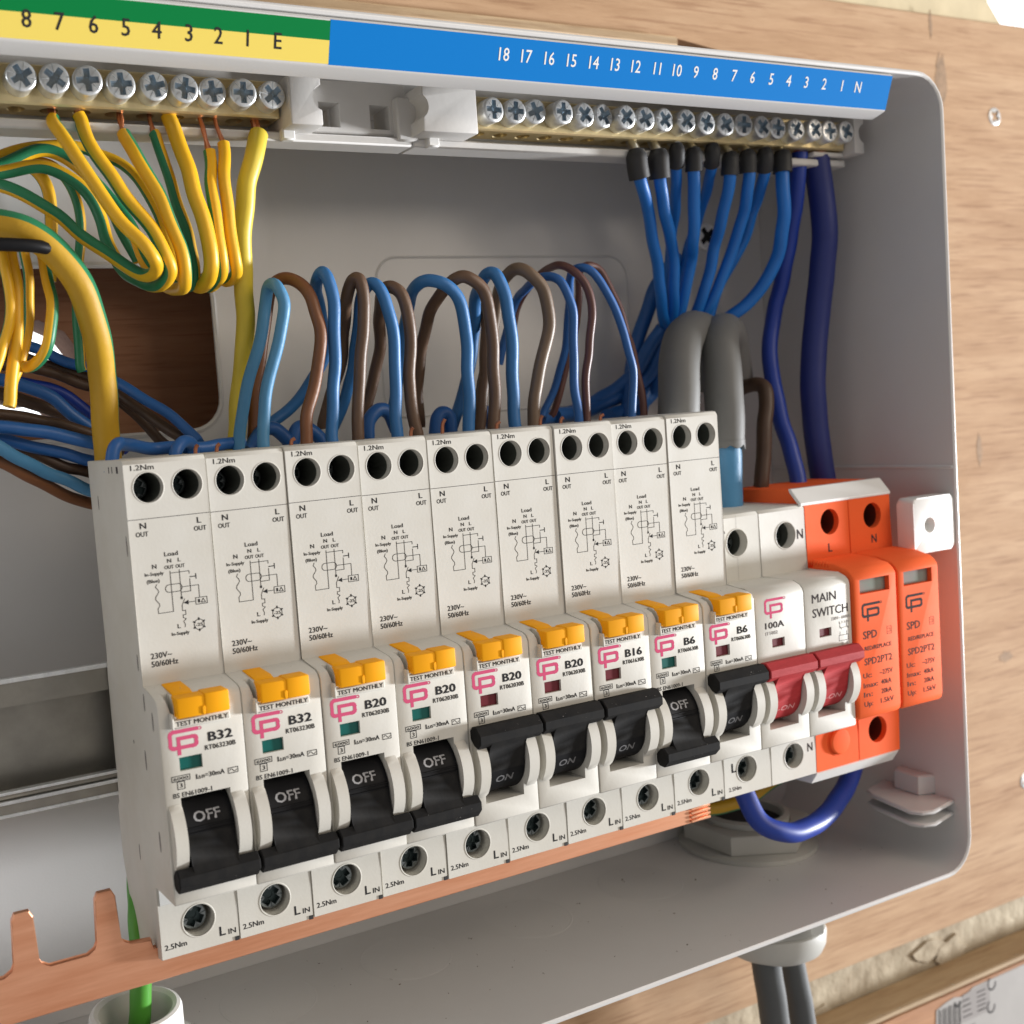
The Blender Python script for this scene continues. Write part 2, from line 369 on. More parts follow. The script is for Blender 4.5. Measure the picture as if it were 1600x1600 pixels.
# scars in the veneer
def scar(x, z, pts, dz=0.0):
    k = MB(); k.plate([(x+u, z+v) for u, v in pts], -70.62, -70.42); o = under(BOARD, k.build('knot', KNOT)); return o
KNOT = mat('dark_knot', (0.26, 0.17, 0.10), 0.8, bump=0.4, color2=(0.40, 0.26, 0.16), vscale=300)
def blob(rx, rz, n=18, ph=0.0, j=0.22):
    return [((rx*math.cos(2*math.pi*k/n))*(1+j*math.sin(3*k+ph)), (rz*math.sin(2*math.pi*k/n))*(1+j*math.cos(2.3*k+ph))) for k in range(n)]
scar(357, 229, blob(3.2, 10)); scar(352, 250, blob(0.9, 5, ph=2)); scar(372, 82, blob(1.6, 6, ph=1)); scar(384, -6, blob(4, 2.2, ph=1))

w_ = MB(); w_.box(-500, 1100, -150, -112.4, -420, 40); w_.box(-500, 1100, -112.4, -79.5, -420, -112.2); tag(w_.build('wall', MASON), kind='structure')
b = MB()
for q in range(26):     # flaked paint and mortar lumps on the strip of wall under the board
    x = 120+q*17+random.uniform(-6, 6); z = -128+random.uniform(-22, 8)
    b.plate([(x+u, z+v) for u, v in blob(random.uniform(4, 11), random.uniform(2, 6), 11, q, 0.3)], -79.7, -78.8+random.uniform(-0.5, 0.6), bev=0.3)
tag(b.build('plaster_flakes', MASON), 'flaking paint and plaster crumbs on the strip of wall below the plywood', 'plaster', kind='stuff')
b = MB(); b.plate([(-500, 254.5), (399, 254.5), (391, 263), (388, 290), (-500, 290)], -150, -73); o = b.build('wall_plate', mat('pale_plaster', (0.66, 0.56, 0.36), 0.8, bump=0.8, bscale=60, var=0.15))
tag(o, 'pale yellowish plaster strip along the top edge of the plywood', 'plaster strip')
b = MB(); b.plate([(300, 262), (1500, 262), (1500, 620), (300, 620)], -240, -238); tag(b.build('sky', DAYLIGHT), kind='structure')
b = MB(); b.plate([(-220, 60), (120, 60), (120, 190), (-220, 190)], -240, -238); tag(b.build('sky', DAYLIGHT), kind='structure')

# timber rail with a torn label, lower right
T = thing('timber_rail', 'reddish timber rail with a torn paper label, lowest thing at the right', 'timber', 320, -66, -160)
b = MB(); b.box(150, 900, -79.4, -66, -260, -135.6, bev=0.8); under(T, b.build('rail_face', LOWWOOD))
b = MB(); b.box(150, 900, -79.4, -65.4, -135.5, -132.4, bev=0.7); under(T, b.build('sawn_top_edge', PALEWOOD))
PAPER = mat('dull_white_paper', (0.40, 0.38, 0.36), 0.6, var=0.08, vscale=60)
b = MB(); b.plate([(326, -140.5), (332, -139), (337, -138.4), (343, -139.8), (349, -137.6), (460, -137.2), (460, -200), (321, -200)], -65.95, -65.75); under(T, b.build('paper_label', PAPER))
ik = Ink(-65.7)
ik.put([(x, z) for x, z in ((343, -130.5), (360, -129.4), (360, -142), (341, -142))], [(0, 1, 2, 3)], PALEINK); ik.d += .01
for q in range(13):
    ik.line([(328.5+q*1.05, -132.5-(q % 2)*.4), (328.0+q*1.05, -144)], 0.3+0.35*(q % 3 == 0), INK)
for q in range(4): ik.line([(343, -133-2.3*q), (347+4*random.random(), -133-2.3*q)], 0.5, GREYINK)
for q in range(5): ik.line([(352, -132-2.0*q), (357, -132-2.0*q)], 0.5, GREYINK)
ik.line([(327.5, -145.2), (350, -144.7)], 0.35, GREYINK)
ik.line([(340+2.0*math.cos(a/6.0*math.pi), -132.2+2.0*math.sin(a/6.0*math.pi)) for a in range(6, 12)], 0.7, INK)
for cx, cz in ((361.5, -131), (360.5, -140.5)):
    ik.line([(cx+2.4*math.cos(a/6.0*math.pi), cz+2.6*math.sin(a/6.0*math.pi)) for a in range(4, 13)], 0.7, INK)
ik_o = under(T, ik.build('printing', None)); ik_o.location += P(-1, 0, -8.5)

# ------------------------------------------------------------------ the steel box
ENC = thing('consumer_unit_box', 'open grey-white painted steel box with rounded corners that holds all the gear', 'box', 90, -69, 80)
X0, X1, ZB, ZT, DF, DB = -96, 254.6, -41.3, 201.2, 3.0, -69.6
out = rr_outline(X0, X1, ZB, ZT, 11); inn = rr_outline(X0+1.4, X1-1.4, ZB+1.4, ZT-1.4, 9.6)
b = MB(); n = len(out); v = []
for ring, d in ((out, DB), (out, DF-0.4), ([((a[0]+0.35*(c[0]-a[0])), (a[1]+0.35*(c[1]-a[1]))) for a, c in zip(out, inn)], DF), ([((a[0]+0.65*(c[0]-a[0])), (a[1]+0.65*(c[1]-a[1]))) for a, c in zip(out, inn)], DF), (inn, DF-0.4), (inn, DB)):
    v += [(x, d, z) for x, z in ring]
f = [(i*n+k, i*n+(k+1) % n, ((i+1) % 6)*n+(k+1) % n, ((i+1) % 6)*n+k) for i in range(6) for k in range(n)]
b.add(v, f); sides = b.build('side_walls', PAINT); under(ENC, sides)
b = MB(); b.plate(rr_outline(X0+1.5, X1-1.5, ZB+1.5, ZT-1.5, 9.4), -69.5, -68.0); bk = b.build('back_panel', PAINT)
c1 = MB(); c1.plate(rr_outline(-70, 47, 113, 158, 9), -75, -60); c1 = c1.build('c', PAINT); boolean(bk, [c1]); under(ENC, bk)
# pressed lip round the cut-out and the shallow pressed panel
def ring_ridge(outline, d, w, h, name, m):
    k = MB(); n = len(outline); cx = sum(p[0] for p in outline)/n; cz = sum(p[1] for p in outline)/n
    tube(k, [(x, d, z) for x, z in outline+outline[:1]], w, n=6, smooth=False); o = under(ENC, k.build(name, m)); return o
ring_ridge(rr_outline(-70, 47, 113, 158, 9), -68.0, 0.8, 0.5, 'cutout_lip', PAINT)
ring_ridge(rr_outline(98, 192, 112.5, 160, 7), -68.1, 0.45, 0.3, 'pressed_panel', PAINT)
# top flange that carries the stickers: bent down and slightly back
b = MB(); b.prism([(2.6, 199.4), (3.2, 198.7), (0.35, 190.0), (-0.1, 189.6), (-4.2, 188.5), (-4.3, 189.3), (-0.9, 190.2), (1.2, 198.2), (0.6, 199.4)], -94, 232.6, bev=0.25)
under(ENC, b.build('top_flange', PAINT))
def sticker(name, m, x0, x1, t0, t1, off=0.06):
    A = Vector((3.2, 198.7)); B = Vector((0.35, 190.0)); nrm = Vector((0.95, -0.31))
    k = MB(); p, q = A.lerp(B, t0), A.lerp(B, t1); p2, q2 = p+nrm*off, q+nrm*off
    k.prism([tuple(p+nrm*0.012), tuple(p2), tuple(q2), tuple(q+nrm*0.012)], x0, x1); return under(ENC, k.build(name, m))
sticker('green_sticker', LABELG, -94, 53.9, 0.03, 0.46); sticker('yellow_sticker', LABELY, -94, 53.9, 0.46, 0.985)
sticker('blue_sticker', LABELB, 53.95, 232.3, 0.0, 1.0)
def on_flange(items, name):
    A = Vector((3.2, 198.7)); B = Vector((0.35, 190.0)); nrm = Vector((0.95, -0.31)); ax = (A-B).normalized()
    k = MB()
    for s, x0_, t0_, cap, w0, m_ in items:
      for ox, ot in ((-0.05, 0), (0.05, 0), (0, 0.05)):
        V, F, asp = glyphs(s); w = w0 or asp*cap*0.9; x = x0_+ox; t = t0_+ot
        pts = [(x-w/2+vx*w, B+ax*(t+vy*cap)+nrm*(0.10+0.01*(ox > 0)+0.02*(ot > 0))) for vx, vy in V]
        k.add([(x_, q.x, q.y) for x_, q in pts], F, m_)
    under(ENC, k.build(name, INK, recalc=False))
NX = {'neutral': [['18', 99.4], ['17', 105.8], ['16', 112.5], ['15', 119.1], ['14', 125.9], ['13', 132.5], ['12', 139.1], ['11', 146.0], ['10', 152.6], ['9', 158.9], ['8', 165.5], ['7', 172.2], ['6', 178.8], ['5', 185.6], ['4', 192.1], ['3', 198.8], ['2', 205.7], ['1', 212.8], ['N', 219.2]], 'earth': [['8', -10.7], ['7', -4.4], ['6', 2.3], ['5', 8.8], ['4', 15.2], ['3', 22.0], ['2', 28.4], ['1', 34.9], ['E', 41.8], ['9', -21.0], ['10', -29.0]]}
on_flange([(s, x, 2.3, 3.4, None, INK) for s, x in NX['earth']], 'earth_numbers')
on_flange([(s, x, 4.0, 3.0, None, WHITEINK) for s, x in NX['neutral']], 'neutral_numbers')
# knock-outs pressed in the floor of the box
for x in (-45, 38, 80, 122, 165):
    k = MB(); k.rev([(13.2, 0), (13.1, 0.03), (12.9, 0.07), (12.7, 0.03), (12.5, 0.02), (12.4, 0)], (0, 0, 0), 'z', 48, closed=False)
    k.rev([(12.4, 0.0), (12.3, 0.03)], (0, 0, 0), 'z', 48)
    o = k.build('knockout', PAINT, angle=0.5); o.location = P(x, -47, -39.88); o.location -= Vector(ENC.location); o.parent = ENC
# crease on the right wall, fixing tab and cable clip
b = MB(); b.box(252.7, 253.35, -67, 2.4, 84.0, 85.2, bev=0.3); under(ENC, b.build('wall_crease', PAINT))
b = MB(); b.plate(rr_outline(234.6, 252.6, 59.9, 76.6, 1.6), -3.2, 2.4, bev=0.6, seg=2); tab = b.build('fixing_tab', WHITE)
c1 = MB(); c1.rev([(1.75, -12), (1.75, 0.6), (2.6, 3)], (241.6, 0, 68.1), 'd', 20); c1 = c1.build('c', WHITE); boolean(tab, [c1]); under(ENC, tab)
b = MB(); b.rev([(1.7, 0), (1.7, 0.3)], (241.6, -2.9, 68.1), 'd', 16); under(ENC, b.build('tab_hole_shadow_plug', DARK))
clip = [(253.1, -27), (241, -24), (238.6, -20), (235.2, -4), (237, -0.5), (241, 0.8), (253.1, -1.5)]
b = MB(); b.slab(clip, -21.3, -19.9, bev=0.4); b.slab([(x+0.4, d) for x, d in clip[:-1]]+[(253.1, -1.9)], -25.2, -23.9, bev=0.4)
b.slab([(253.1, -22), (246.5, -20), (243.5, -8), (253.1, -5.5)], -23.9, -21.3); b.slab([(253.1, -21), (248.5, -19), (248, -10), (253.1, -8)], -19.9, -13.5, bev=0.5)
under(ENC, b.build('cable_clip', PAINT))
# the screw that fixes the box, in its dimple
b = MB(); b.rev([(9.5, 0), (9.5, 0.15), (9.0, 0.3), (8.2, 0.1)], (223.5, -68.0, 166.5), 'd', 40); under(ENC, b.build('screw_dimple', PAINT))

# ------------------------------------------------------------------ screws
def pozi(r, h, m, name='screw', depth=1.5, slot=0.32, dk=None):
    dk = dk or RECESS_SHADE  # recess tone differs from the head: its shade is put into the colour
    b = MB(); b.rev([(r*0.96, 0), (r, 0.25), (r, h-0.35), (r*0.93, h-0.08), (r*0.84, h)], (0, 0, 0), 'd', 28)
    o = b.build(name, m)
    cs = []
    for a in (0, 90):
        c = MB(); w = r*slot/1.3; L = r*0.74
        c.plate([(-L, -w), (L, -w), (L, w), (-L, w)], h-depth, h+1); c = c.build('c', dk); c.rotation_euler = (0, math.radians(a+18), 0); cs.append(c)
    for a in (45, 135):
        c = MB(); c.plate([(-r*0.95, -0.1), (r*0.95, -0.1), (r*0.95, 0.1), (-r*0.95, 0.1)], h-0.3, h+1); c = c.build('c', m); c.rotation_euler = (0, math.radians(a+18), 0); cs.append(c)
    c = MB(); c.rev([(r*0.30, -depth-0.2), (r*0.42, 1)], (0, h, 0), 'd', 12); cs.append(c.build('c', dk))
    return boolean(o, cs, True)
BAR_SCREW = pozi(3.25, 4.8, STEEL, depth=1.5, slot=0.27, dk=mat('light_shaded_recess', (0.50, 0.58, 0.64), 0.28, 0.8, bump=0.4)); WOOD_SCREW = pozi(3.6, 0.9, STEEL, 'screw_head', depth=0.7); TERM_SCREW = pozi(2.95, 2.2, DARKSTEEL, 'terminal_screw', depth=1.4, slot=0.42, dk=mat('deep_shaded_recess', (0.05, 0.07, 0.07), 0.35, 0.7))
for o in (BAR_SCREW, WOOD_SCREW, TERM_SCREW): col.objects.unlink(o)
def put(proto, x, d, z, parent=None, roll=0.0, tilt=(0, 0), name=None):
    o = proto.copy(); col.objects.link(o); o.location = P(x, d, z)
    if name: o.name = name
    if parent: o.parent = parent; o.location -= Vector(parent.location) if parent.parent is None and parent.type == 'EMPTY' and parent.get('abs') else Vector()
    o.rotation_euler = (tilt[0], roll, tilt[1]); return o
o = put(WOOD_SCREW, 389, -71.0, 216.5, roll=0.3); tag(o, 'countersunk cross-head screw in the plywood, right of the box near its top corner', 'screw')
o = put(WOOD_SCREW, 394.5, -71.0, -61.5, roll=0.9); tag(o, 'cross-head screw at the right edge of the plywood, lower down', 'screw')
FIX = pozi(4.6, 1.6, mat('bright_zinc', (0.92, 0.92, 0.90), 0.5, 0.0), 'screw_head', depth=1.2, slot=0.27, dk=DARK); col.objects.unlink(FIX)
o = put(FIX, 226.8, -67.9, 166.5, roll=0.6); tag(o, 'bright fixing screw in the back of the box behind the blue tails', 'screw')

# ------------------------------------------------------------------ DIN rail and busbar
R_ = thing('din_rail', 'bare steel mounting rail running left from under the first breaker', 'mounting rail', 0, -40, 43)
b = MB()
b.prism([(-33, 59.5), (-32.6, 59.9), (-32, 59.5), (-32, 54.0), (-39.6, 53.2), (-39.6, 33.2), (-32, 32.4), (-32, 29.0), (-32.6, 28.6), (-33, 29.0), (-33, 31.5), (-40.6, 32.3), (-40.6, 54.0), (-33, 54.9)], -92, 240, bev=0.0)
b.prism([(-33, 33.6), (-31.6, 34.3), (-31.2, 33.5), (-32.4, 32.6)], -92, 240)
under(R_, b.build('rail_body', GALV))
for z, dz, d0 in ((59.4, 1.1, -31.0), (34.4, 0.7, -30.6), (32.0, 0.9, -31.2), (28.9, 0.8, -31.6)):
    b = MB(); b.box(-92, 240, -32.6, d0, z, z+dz, bev=0.15); under(R_, b.build('lit_rail_lip', STEEL))  # rail lips in brighter steel, their lit lines put into the colour
for x in (-70, 120):
    b = MB(); b.box(x-6, x+6, -68, -40.8, 36, 50); under(R_, b.build('stand_off', GALV))

B_ = thing('busbar', 'copper comb busbar clamped under the row of breakers with bare fingers at the left', 'busbar', 60, -8, 0)
pr_ = [(-88, -6.6), (158.5, -6.2), (158.5, 0.8), (-1, 0.8), (-1, 3.2)]
xs = [k for k in range(8, -6, -1)]
for k in xs:
    cx = 7.3+17.7*k if k >= 0 else 7.1+17.2*k
    if k >= 0: continue
    pr_ += [(cx+4.6, 3.2), (cx+2.9, 4.2), (cx+2.35, 5.4), (cx+2.2, 14.8), (cx+1.5, 16.2), (cx-1.5, 16.2), (cx-2.2, 14.8), (cx-2.35, 5.4), (cx-2.9, 4.2), (cx-4.6, 3.2)]
pr_ += [(-88, 3.2)]
b = MB(); b.plate(pr_, -9.9, -8.0, bev=0.25); under(B_, b.build('comb', COPPER))
for q in range(6):
    b = MB(); z = -5.9+q*1.15; b.box(151.8, 158.9, -8.0, -7.35, z, z+0.8, bev=0.2); under(B_, b.build('copper_lamination', COPPER))

# ------------------------------------------------------------------ terminal bars
def bar_assembly(xs, name, label, x0, x1):
    t = thing(name, label, 'terminal bar', (x0+x1)/2, -27, 189.5); t['abs'] = 1
    b = MB(); b.box(x0, x1, -31.5, -23.2, 185.0, 193.6, bev=0.4); bar = b.build('brass_bar', BRASS)
    cs = []
    for x in xs:
        c = MB(); c.rev([(2.0, -3), (2.0, 5)], (x, -27.2, 183), 'z', 16); cs.append(c)
    m_ = MB()
    for x in xs: m_.rev([(2.05, -3), (2.05, 6)], (x, -27.2, 184), 'z', 16)
    boolean(bar, [m_.build('c', BRASS)]); under(t, bar)
    for i, x in enumerate(xs):
        h = random.choice((0, 0.3, 0.8, -0.4, 0.5))
        put(BAR_SCREW, x+random.uniform(-.35, .35), -24.0+h, 189.4+random.uniform(-.3, .3), t, roll=random.uniform(0, 1.5), tilt=(random.uniform(-.05, .05), random.uniform(-.06, .06)))
    del t['abs']
    return t
EX = [48.7-7.22*k for k in range(0, 20)]
NXs = [240.3-7.26*k for k in range(19)]
bar_assembly(EX, 'earth_bar', 'brass earth bar with a row of bright screws at the upper left', EX[-1]-5, 51.8)
bar_assembly(NXs, 'neutral_bar', 'brass neutral bar with nineteen bright screws at the upper right', NXs[-1]-4.4, 243.5)
CAR = thing('terminal_carrier', 'white plastic carrier with square holes joining the two brass bars', 'terminal carrier', 80, -34, 186)
b = MB(); b.box(-90, 88.8, -35.5, -32.6, 182.0, 199.2, bev=0.5); back = b.build('back_plate', CARRIER)
cs = []
for x0, x1 in ((63.6, 69.0), (78.2, 83.6)):
    c = MB(); c.box(x0, x1, -40, -25, 184.4, 190.8); cs.append(c.build('c', CARRIER))
boolean(back, cs); under(CAR, back)
b = MB(); b.box(59, 88.8, -32.6, -27.0, 183.3, 196.5, bev=0.5); k = b.build('hole_block', CARRIER); cs = []
for x0, x1 in ((63.9, 69.6), (78.0, 83.5)):
    c = MB(); c.box(x0, x1, -40, -20, 184.8, 190.8); cs.append(c.build('c', CARRIER))
boolean(k, cs); under(CAR, k)
b = MB(); b.box(89.0, 250, -35.5, -32.6, 182.0, 199.2, bev=0.5); under(CAR, b.build('back_plate', CARRIER))
b = MB(); b.box(-90, 88.7, -32.6, -25.2, 180.4, 182.6, bev=0.4); under(CAR, b.build('bottom_lip', CARRIER)); b = MB(); b.box(89.0, 246, -32.6, -25.2, 180.4, 182.6, bev=0.4); under(CAR, b.build('bottom_lip', CARRIER))
def end_block(x0, x1, notch, zc, z0=182.4, z1=194.0, d1=-18.2):
    k = MB(); k.box(x0, x1, -32.8, d1, z0, z1, bev=0.5, seg=2); o = k.build('end_block', CARRIER)
    c = MB(); c.rev([(3.1, -40), (3.1, 0)], (notch, 0, zc), 'd', 24); boolean(o, [c.build('c', CARRIER)]); return under(CAR, o)
end_block(52.4, 60.8, 61.4, 189.0); end_block(88.2, 104.4, 87.0, 188.6); end_block(232.2+12, 248.6, 249.2, 189.6, 183.4, 195.0, -20.0)
b = MB(); b.box(231, 244.2, -32.8, -24.2, 183.2, 184.6, bev=0.3); under(CAR, b.build('carrier_rib', CARRIER)); b = MB(); b.box(84.5, 90.5, -32.6, -24.5, 181.5, 192.5, bev=0.5); under(CAR, b.build('carrier_rib', CARRIER))
for x in (52.2, 92.5):
    b = MB(); b.box(x, x+3.4, -26, -23.5, 180.2, 183.2, bev=0.4); under(CAR, b.build('snap_foot', WHITE))

# ------------------------------------------------------------------ breakers
AXD, AXZ = 2.9, 30.2
def rounded_profile(top, d1, d2, zs1, zf, zlow, d4, back):
    return [(back, top), (d1-1.5, top), (d1-0.6, top-0.25), (d1, top-1.1), (d1, zs1), (d2-2.0, zs1-0.9), (d2-0.7, zs1-1.5), (d2, zs1-2.8),
            (d2, zf), (d2-0.4, zf-0.4), (d4, zf-0.9), (d4, zlow), (d4-0.8, zlow-0.4), (-14, -2.8), (-26, -4), (back+2, 2), (back-2, 14), (back-2, 26), (back, 27), (back, 58), (back+1.5, 62)]
def housing(x0, w, prof, name, m):
    b = MB(); b.prism(prof, x0+0.10, x0+w-0.10, bev=0.28, seg=2); return b.build(name, m)
def cyl_cut(x, z, r, d0, d1, m):
    c = MB(); c.rev([(r, d0), (r, d1)], (x, 0, z), 'd', 36); return c.build('c', m)
def box_cut(x0, x1, d0, d1, z0, z1, m):
    c = MB(); c.box(x0, x1, d0, d1, z0, z1); return c.build('c', m)

def guards(x0, parent, m=PLASTIC):
    for a, bx in ((0.6, 3.25), (13.95, 16.75)):
        b = MB(); b.arc(AXD, AXZ, 5.5, 9.9, math.radians(-42), math.radians(47), x0+a, x0+bx, n=16, bev=0.25); b.build('toggle_guard', m, parent)

def toggle(x0, on, parent, m_drum, m_bar, word, ink, nm='toggle'):
    b = MB(); b.rev([(8.1, 3.5), (8.1, 13.75)], (x0, AXD, AXZ), 'x', 48)
    o = b.build(nm, m_drum, parent)
    s = 1 if on else -1; a = math.radians(43*s)
    b = MB()
    # neck that flares from the drum to the bar
    cd, cz = AXD+11.2*math.cos(a), AXZ+11.2*math.sin(a)
    u = Vector((math.cos(a), math.sin(a))); v = Vector((-math.sin(a), math.cos(a)))*s
    def q(t, w): r = Vector((AXD, AXZ))+u*t+v*w; return (r.x, r.y)
    prof = [q(4.6, -6.55), q(5.9, -5.9), q(7.2, -4.7), q(8.6, -3.5), q(10.4, -2.75), q(12.3, -2.55), q(12.8, 1.6), q(8, 1.8), q(6, 2)]
    b.prism(prof, x0+3.7, x0+13.6, bev=0.15)
    b.build('toggle_neck', m_bar, o)
    b = MB()
    # six-sided grip bar
    hexp = [q(9.6, -1.2), q(10.3, -2.5), q(12.3, -2.6), q(13.6, -1.2), q(13.6, 1.2), q(12.2, 2.35), q(10.2, 2.2), q(9.6, 1.1)]
    b.prism(hexp, x0+0.35, x0+17.75, bev=0.22, seg=1)
    b.build('grip_bar', m_bar, o)
    for z in (1.2, -1.0):
        pass
    k = Ink(0, wrap=(AXD, AXZ, 8.13))
    if word == 'OFF': k.text(word, x0+5.5, 8.1*math.radians(22), 2.25, 5.6, ink)
    elif word == 'ON': k.text(word, x0+5.9, 8.1*math.radians(-31), 1.9, 4.6, ink, shear=0.12)
    else: k.text(word, x0+5.0, 8.1*math.radians(-30), 1.7, 6.6, ink, shear=0.1)
    k.build('lettering', o)
    k = Ink(0, wrap=(AXD, AXZ, 8.14)); zz = 8.1*math.radians(8 if on else 12)
    for dz in (0, 0.8):
        kb = MB(); rr = 8.1; ang = math.radians((6 if on else 6)+dz*9); kb.prism([(AXD+rr*math.cos(ang), AXZ+rr*math.sin(ang)), (AXD+(rr+.22)*math.cos(ang+.015), AXZ+(rr+.22)*math.sin(ang+.015)), (AXD+(rr+.22)*math.cos(ang+.04), AXZ+(rr+.22)*math.sin(ang+.04)), (AXD+rr*math.cos(ang+.055), AXZ+rr*math.sin(ang+.055))], x0+3.6, x0+13.65)
        kb.build('drum_ridge', m_drum, o)
    return o

PROF = rounded_profile(107.4, 0.0, 9.6, 60.2, 17.0, -0.6, -4.9, -31.5)
def rcbo_base():
    h = housing(0, 18, PROF, 'housing', PLASTIC)
    # terminal blocks are a slightly greyer moulding: separate lower cover
    cuts = [cyl_cut(5.1, 101.3, 3.15, -15, 3, PLASTIC), cyl_cut(13.5, 101.3, 3.15, -15, 3, PLASTIC), cyl_cut(8.9, 6.1, 3.55, -14, 1, PLASTIC),
            box_cut(3.3, 13.9, -7, 14, 21.5, 38.6, PLASTIC), box_cut(3.7, 8.5, 8.5, 14, 44.0, 46.8, PLASTIC)]
    c = MB(); c.add([(1.6, 6.0, 60.5), (3.4, 6.0, 60.5), (3.4, 6.0, 54.6), (1.6, 13, 62), (3.4, 13, 62), (3.4, 13, 53.0)], [(0, 1, 2), (3, 5, 4), (0, 3, 4, 1), (1, 4, 5, 2), (0, 2, 5, 3)]); cuts.append(c.build('c', PLASTIC))
    boolean(h, cuts); return h
def common_ink(k0):
    k = k0
    k.text('1.2Nm', 1.7, 105.0, 1.15, 4.9, bold=0.03)
    k.text('N', 2.6, 92.9, 1.3, 1.3); k.text('OUT', 1.6, 91.3, 1.05, 2.6); k.text('L', 14.9, 92.9, 1.3, 0.9); k.text('OUT', 14.1, 91.3, 1.05, 2.7)
    k.line([(0.2, 94.9), (17.8, 94.9)], 0.12, GREYINK)
    k.text('Load', 7.2, 86.7, 0.95, 2.9); k.text('N', 7.7, 85.3, 0.85, 0.85); k.text('L', 10.0, 85.3, 0.85, 0.6); k.text('OUT', 7.0, 84.0, 0.8, 1.95); k.text('OUT', 9.4, 84.0, 0.8, 1.95)
    k.text('N', 4.4, 84.4, 0.95, 0.9); k.text('In-Supply', 2.7, 83.0, 0.72, 4.0, bold=0.03); k.text('(Blue)', 3.0, 81.5, 0.75, 2.7, bold=0.03)
    L = 0.13
    k.line([(8.1, 83.5), (8.1, 75.0), (4.9, 75.0), (4.85, 76.0)]+[(4.9+0.42*math.sin(t*1.1), 76.0+t*0.5) for t in range(1, 10)]+[(5.0, 81.1)], L)
    k.line([(10.1, 83.6), (10.1, 77.4)], L); k.line([(8.1, 83.1), (12.2, 83.1), (12.2, 82.5)], L); k.line([(12.3, 81.8), (13.6, 81.8)], 0.2); k.line([(13.6, 82.3), (13.6, 81.3)], 0.2)
    k.line([(12.2, 81.4), (12.2, 78.8), (10.1, 78.8)], L)
    k.line([(6.8+.8-.8*math.cos(t), 79.9+.8*math.sin(t)) for t in [math.pi/2*(-1+0.25*q) for q in range(9)][::-1]]+[(9.6+.8*math.sin(t), 79.9-.8*math.cos(t)) for t in [math.pi*q/8 for q in range(9)]], L, closed=True)
    k.line([(10.4, 79.9), (14.0, 79.9), (14.0, 77.2)], L); k.line([(13.1, 75.8), (15.6, 75.8), (15.6, 77.2), (13.1, 77.2)], L, closed=True); k.text('1', 13.6, 76.1, 0.8, 0.4); k.line([(14.3, 76.1), (14.75, 76.9), (15.2, 76.1)], 0.14, closed=True)
    k.line([(13.1, 76.5), (10.9, 76.5)], L); k.put([(10.4, 76.5), (11.5, 76.0), (11.5, 77.0)], [(0, 1, 2)], INK)
    k.line([(10.7, 77.3), (10.05, 76.0), (10.05, 74.9), (10.7, 74.9), (10.7, 74.0), (10.1, 74.0), (10.1, 73.4), (10.7, 73.1), (10.1, 72.6), (10.4, 71.9), (10.3, 71.4)], L)
    k.line([(9.95, 77.4), (10.25, 77.4), (10.25, 77.8), (9.95, 77.8)], 0.16, closed=True)
    k.text('L', 8.7, 71.3, 0.95, 0.65); k.text('In-Supply', 7.3, 69.9, 0.72, 3.8, bold=0.03)
    k.line([(13.4+1.25*math.cos(math.radians(30+60*q)), 71.5+1.25*math.sin(math.radians(30+60*q))) for q in range(6)], 0.13, closed=True)
    for q in range(6):
        a = math.radians(90+60*q); k.line([(13.4+1.05*math.cos(a), 71.5+1.05*math.sin(a)), (13.4+1.35*math.cos(a), 71.5+1.35*math.sin(a))], 0.3)
    k.text('-25', 12.6, 71.15, 0.7, 1.6)
    k.text('230V~', 2.4, 65.7, 1.25, 4.5); k.text('50/60Hz', 2.4, 64.0, 1.25, 5.7)
    return k
FD = 9.64
def front_ink(rating, code, parent):
    k = Ink(FD); emblem(k, 2.0, 47.7, 5.9, 4.7, PINK, 0.78)
    k.text(rating, 10.2 if len(rating) == 3 else 11.4, 49.0, 1.95, 5.1 if len(rating) == 3 else 3.5, bold=0.13)
    k.text(code, 9.3, 47.3, 1.05, 6.6)
    k.line([(1.8, 42.1), (5.6, 42.1), (5.6, 43.15), (1.8, 43.15)], 0.15, closed=True); k.text('6000', 2.15, 42.3, 0.65, 3.1); k.line([(2.9, 40.4), (4.4, 40.4), (4.4, 41.95), (2.9, 41.95)], 0.15, closed=True); k.text('3', 3.35, 40.7, 0.95, 0.6)
    k.text('I', 6.9, 41.75, 1.1, 0.22); k.line([(7.35, 41.8), (7.6, 42.4), (7.85, 41.8)], 0.12, closed=True); k.text('n=30mA', 8.1, 41.75, 1.05, 4.9)
    k.line([(13.8, 41.5), (15.9, 41.5), (15.9, 42.6), (13.8, 42.6)], 0.15, closed=True)
    k.line([(14.1+q*0.25, 42.05+0.32*math.sin(q*1.05)) for q in range(7)], 0.12)
    k.text('BS EN61009-1', 1.8, 38.75, 1.0, 8.2)
    return k.build('front_printing', parent)
def lower_ink(parent):
    k = Ink(-4.9+0.03); k.text('2.5Nm', 0.9, 1.3, 1.25, 4.9); k.text('L', 13.4, 1.2, 2.2, 1.3); k.text('IN', 15.4, 1.1, 1.25, 1.7)
    return k.build('lower_printing', parent)
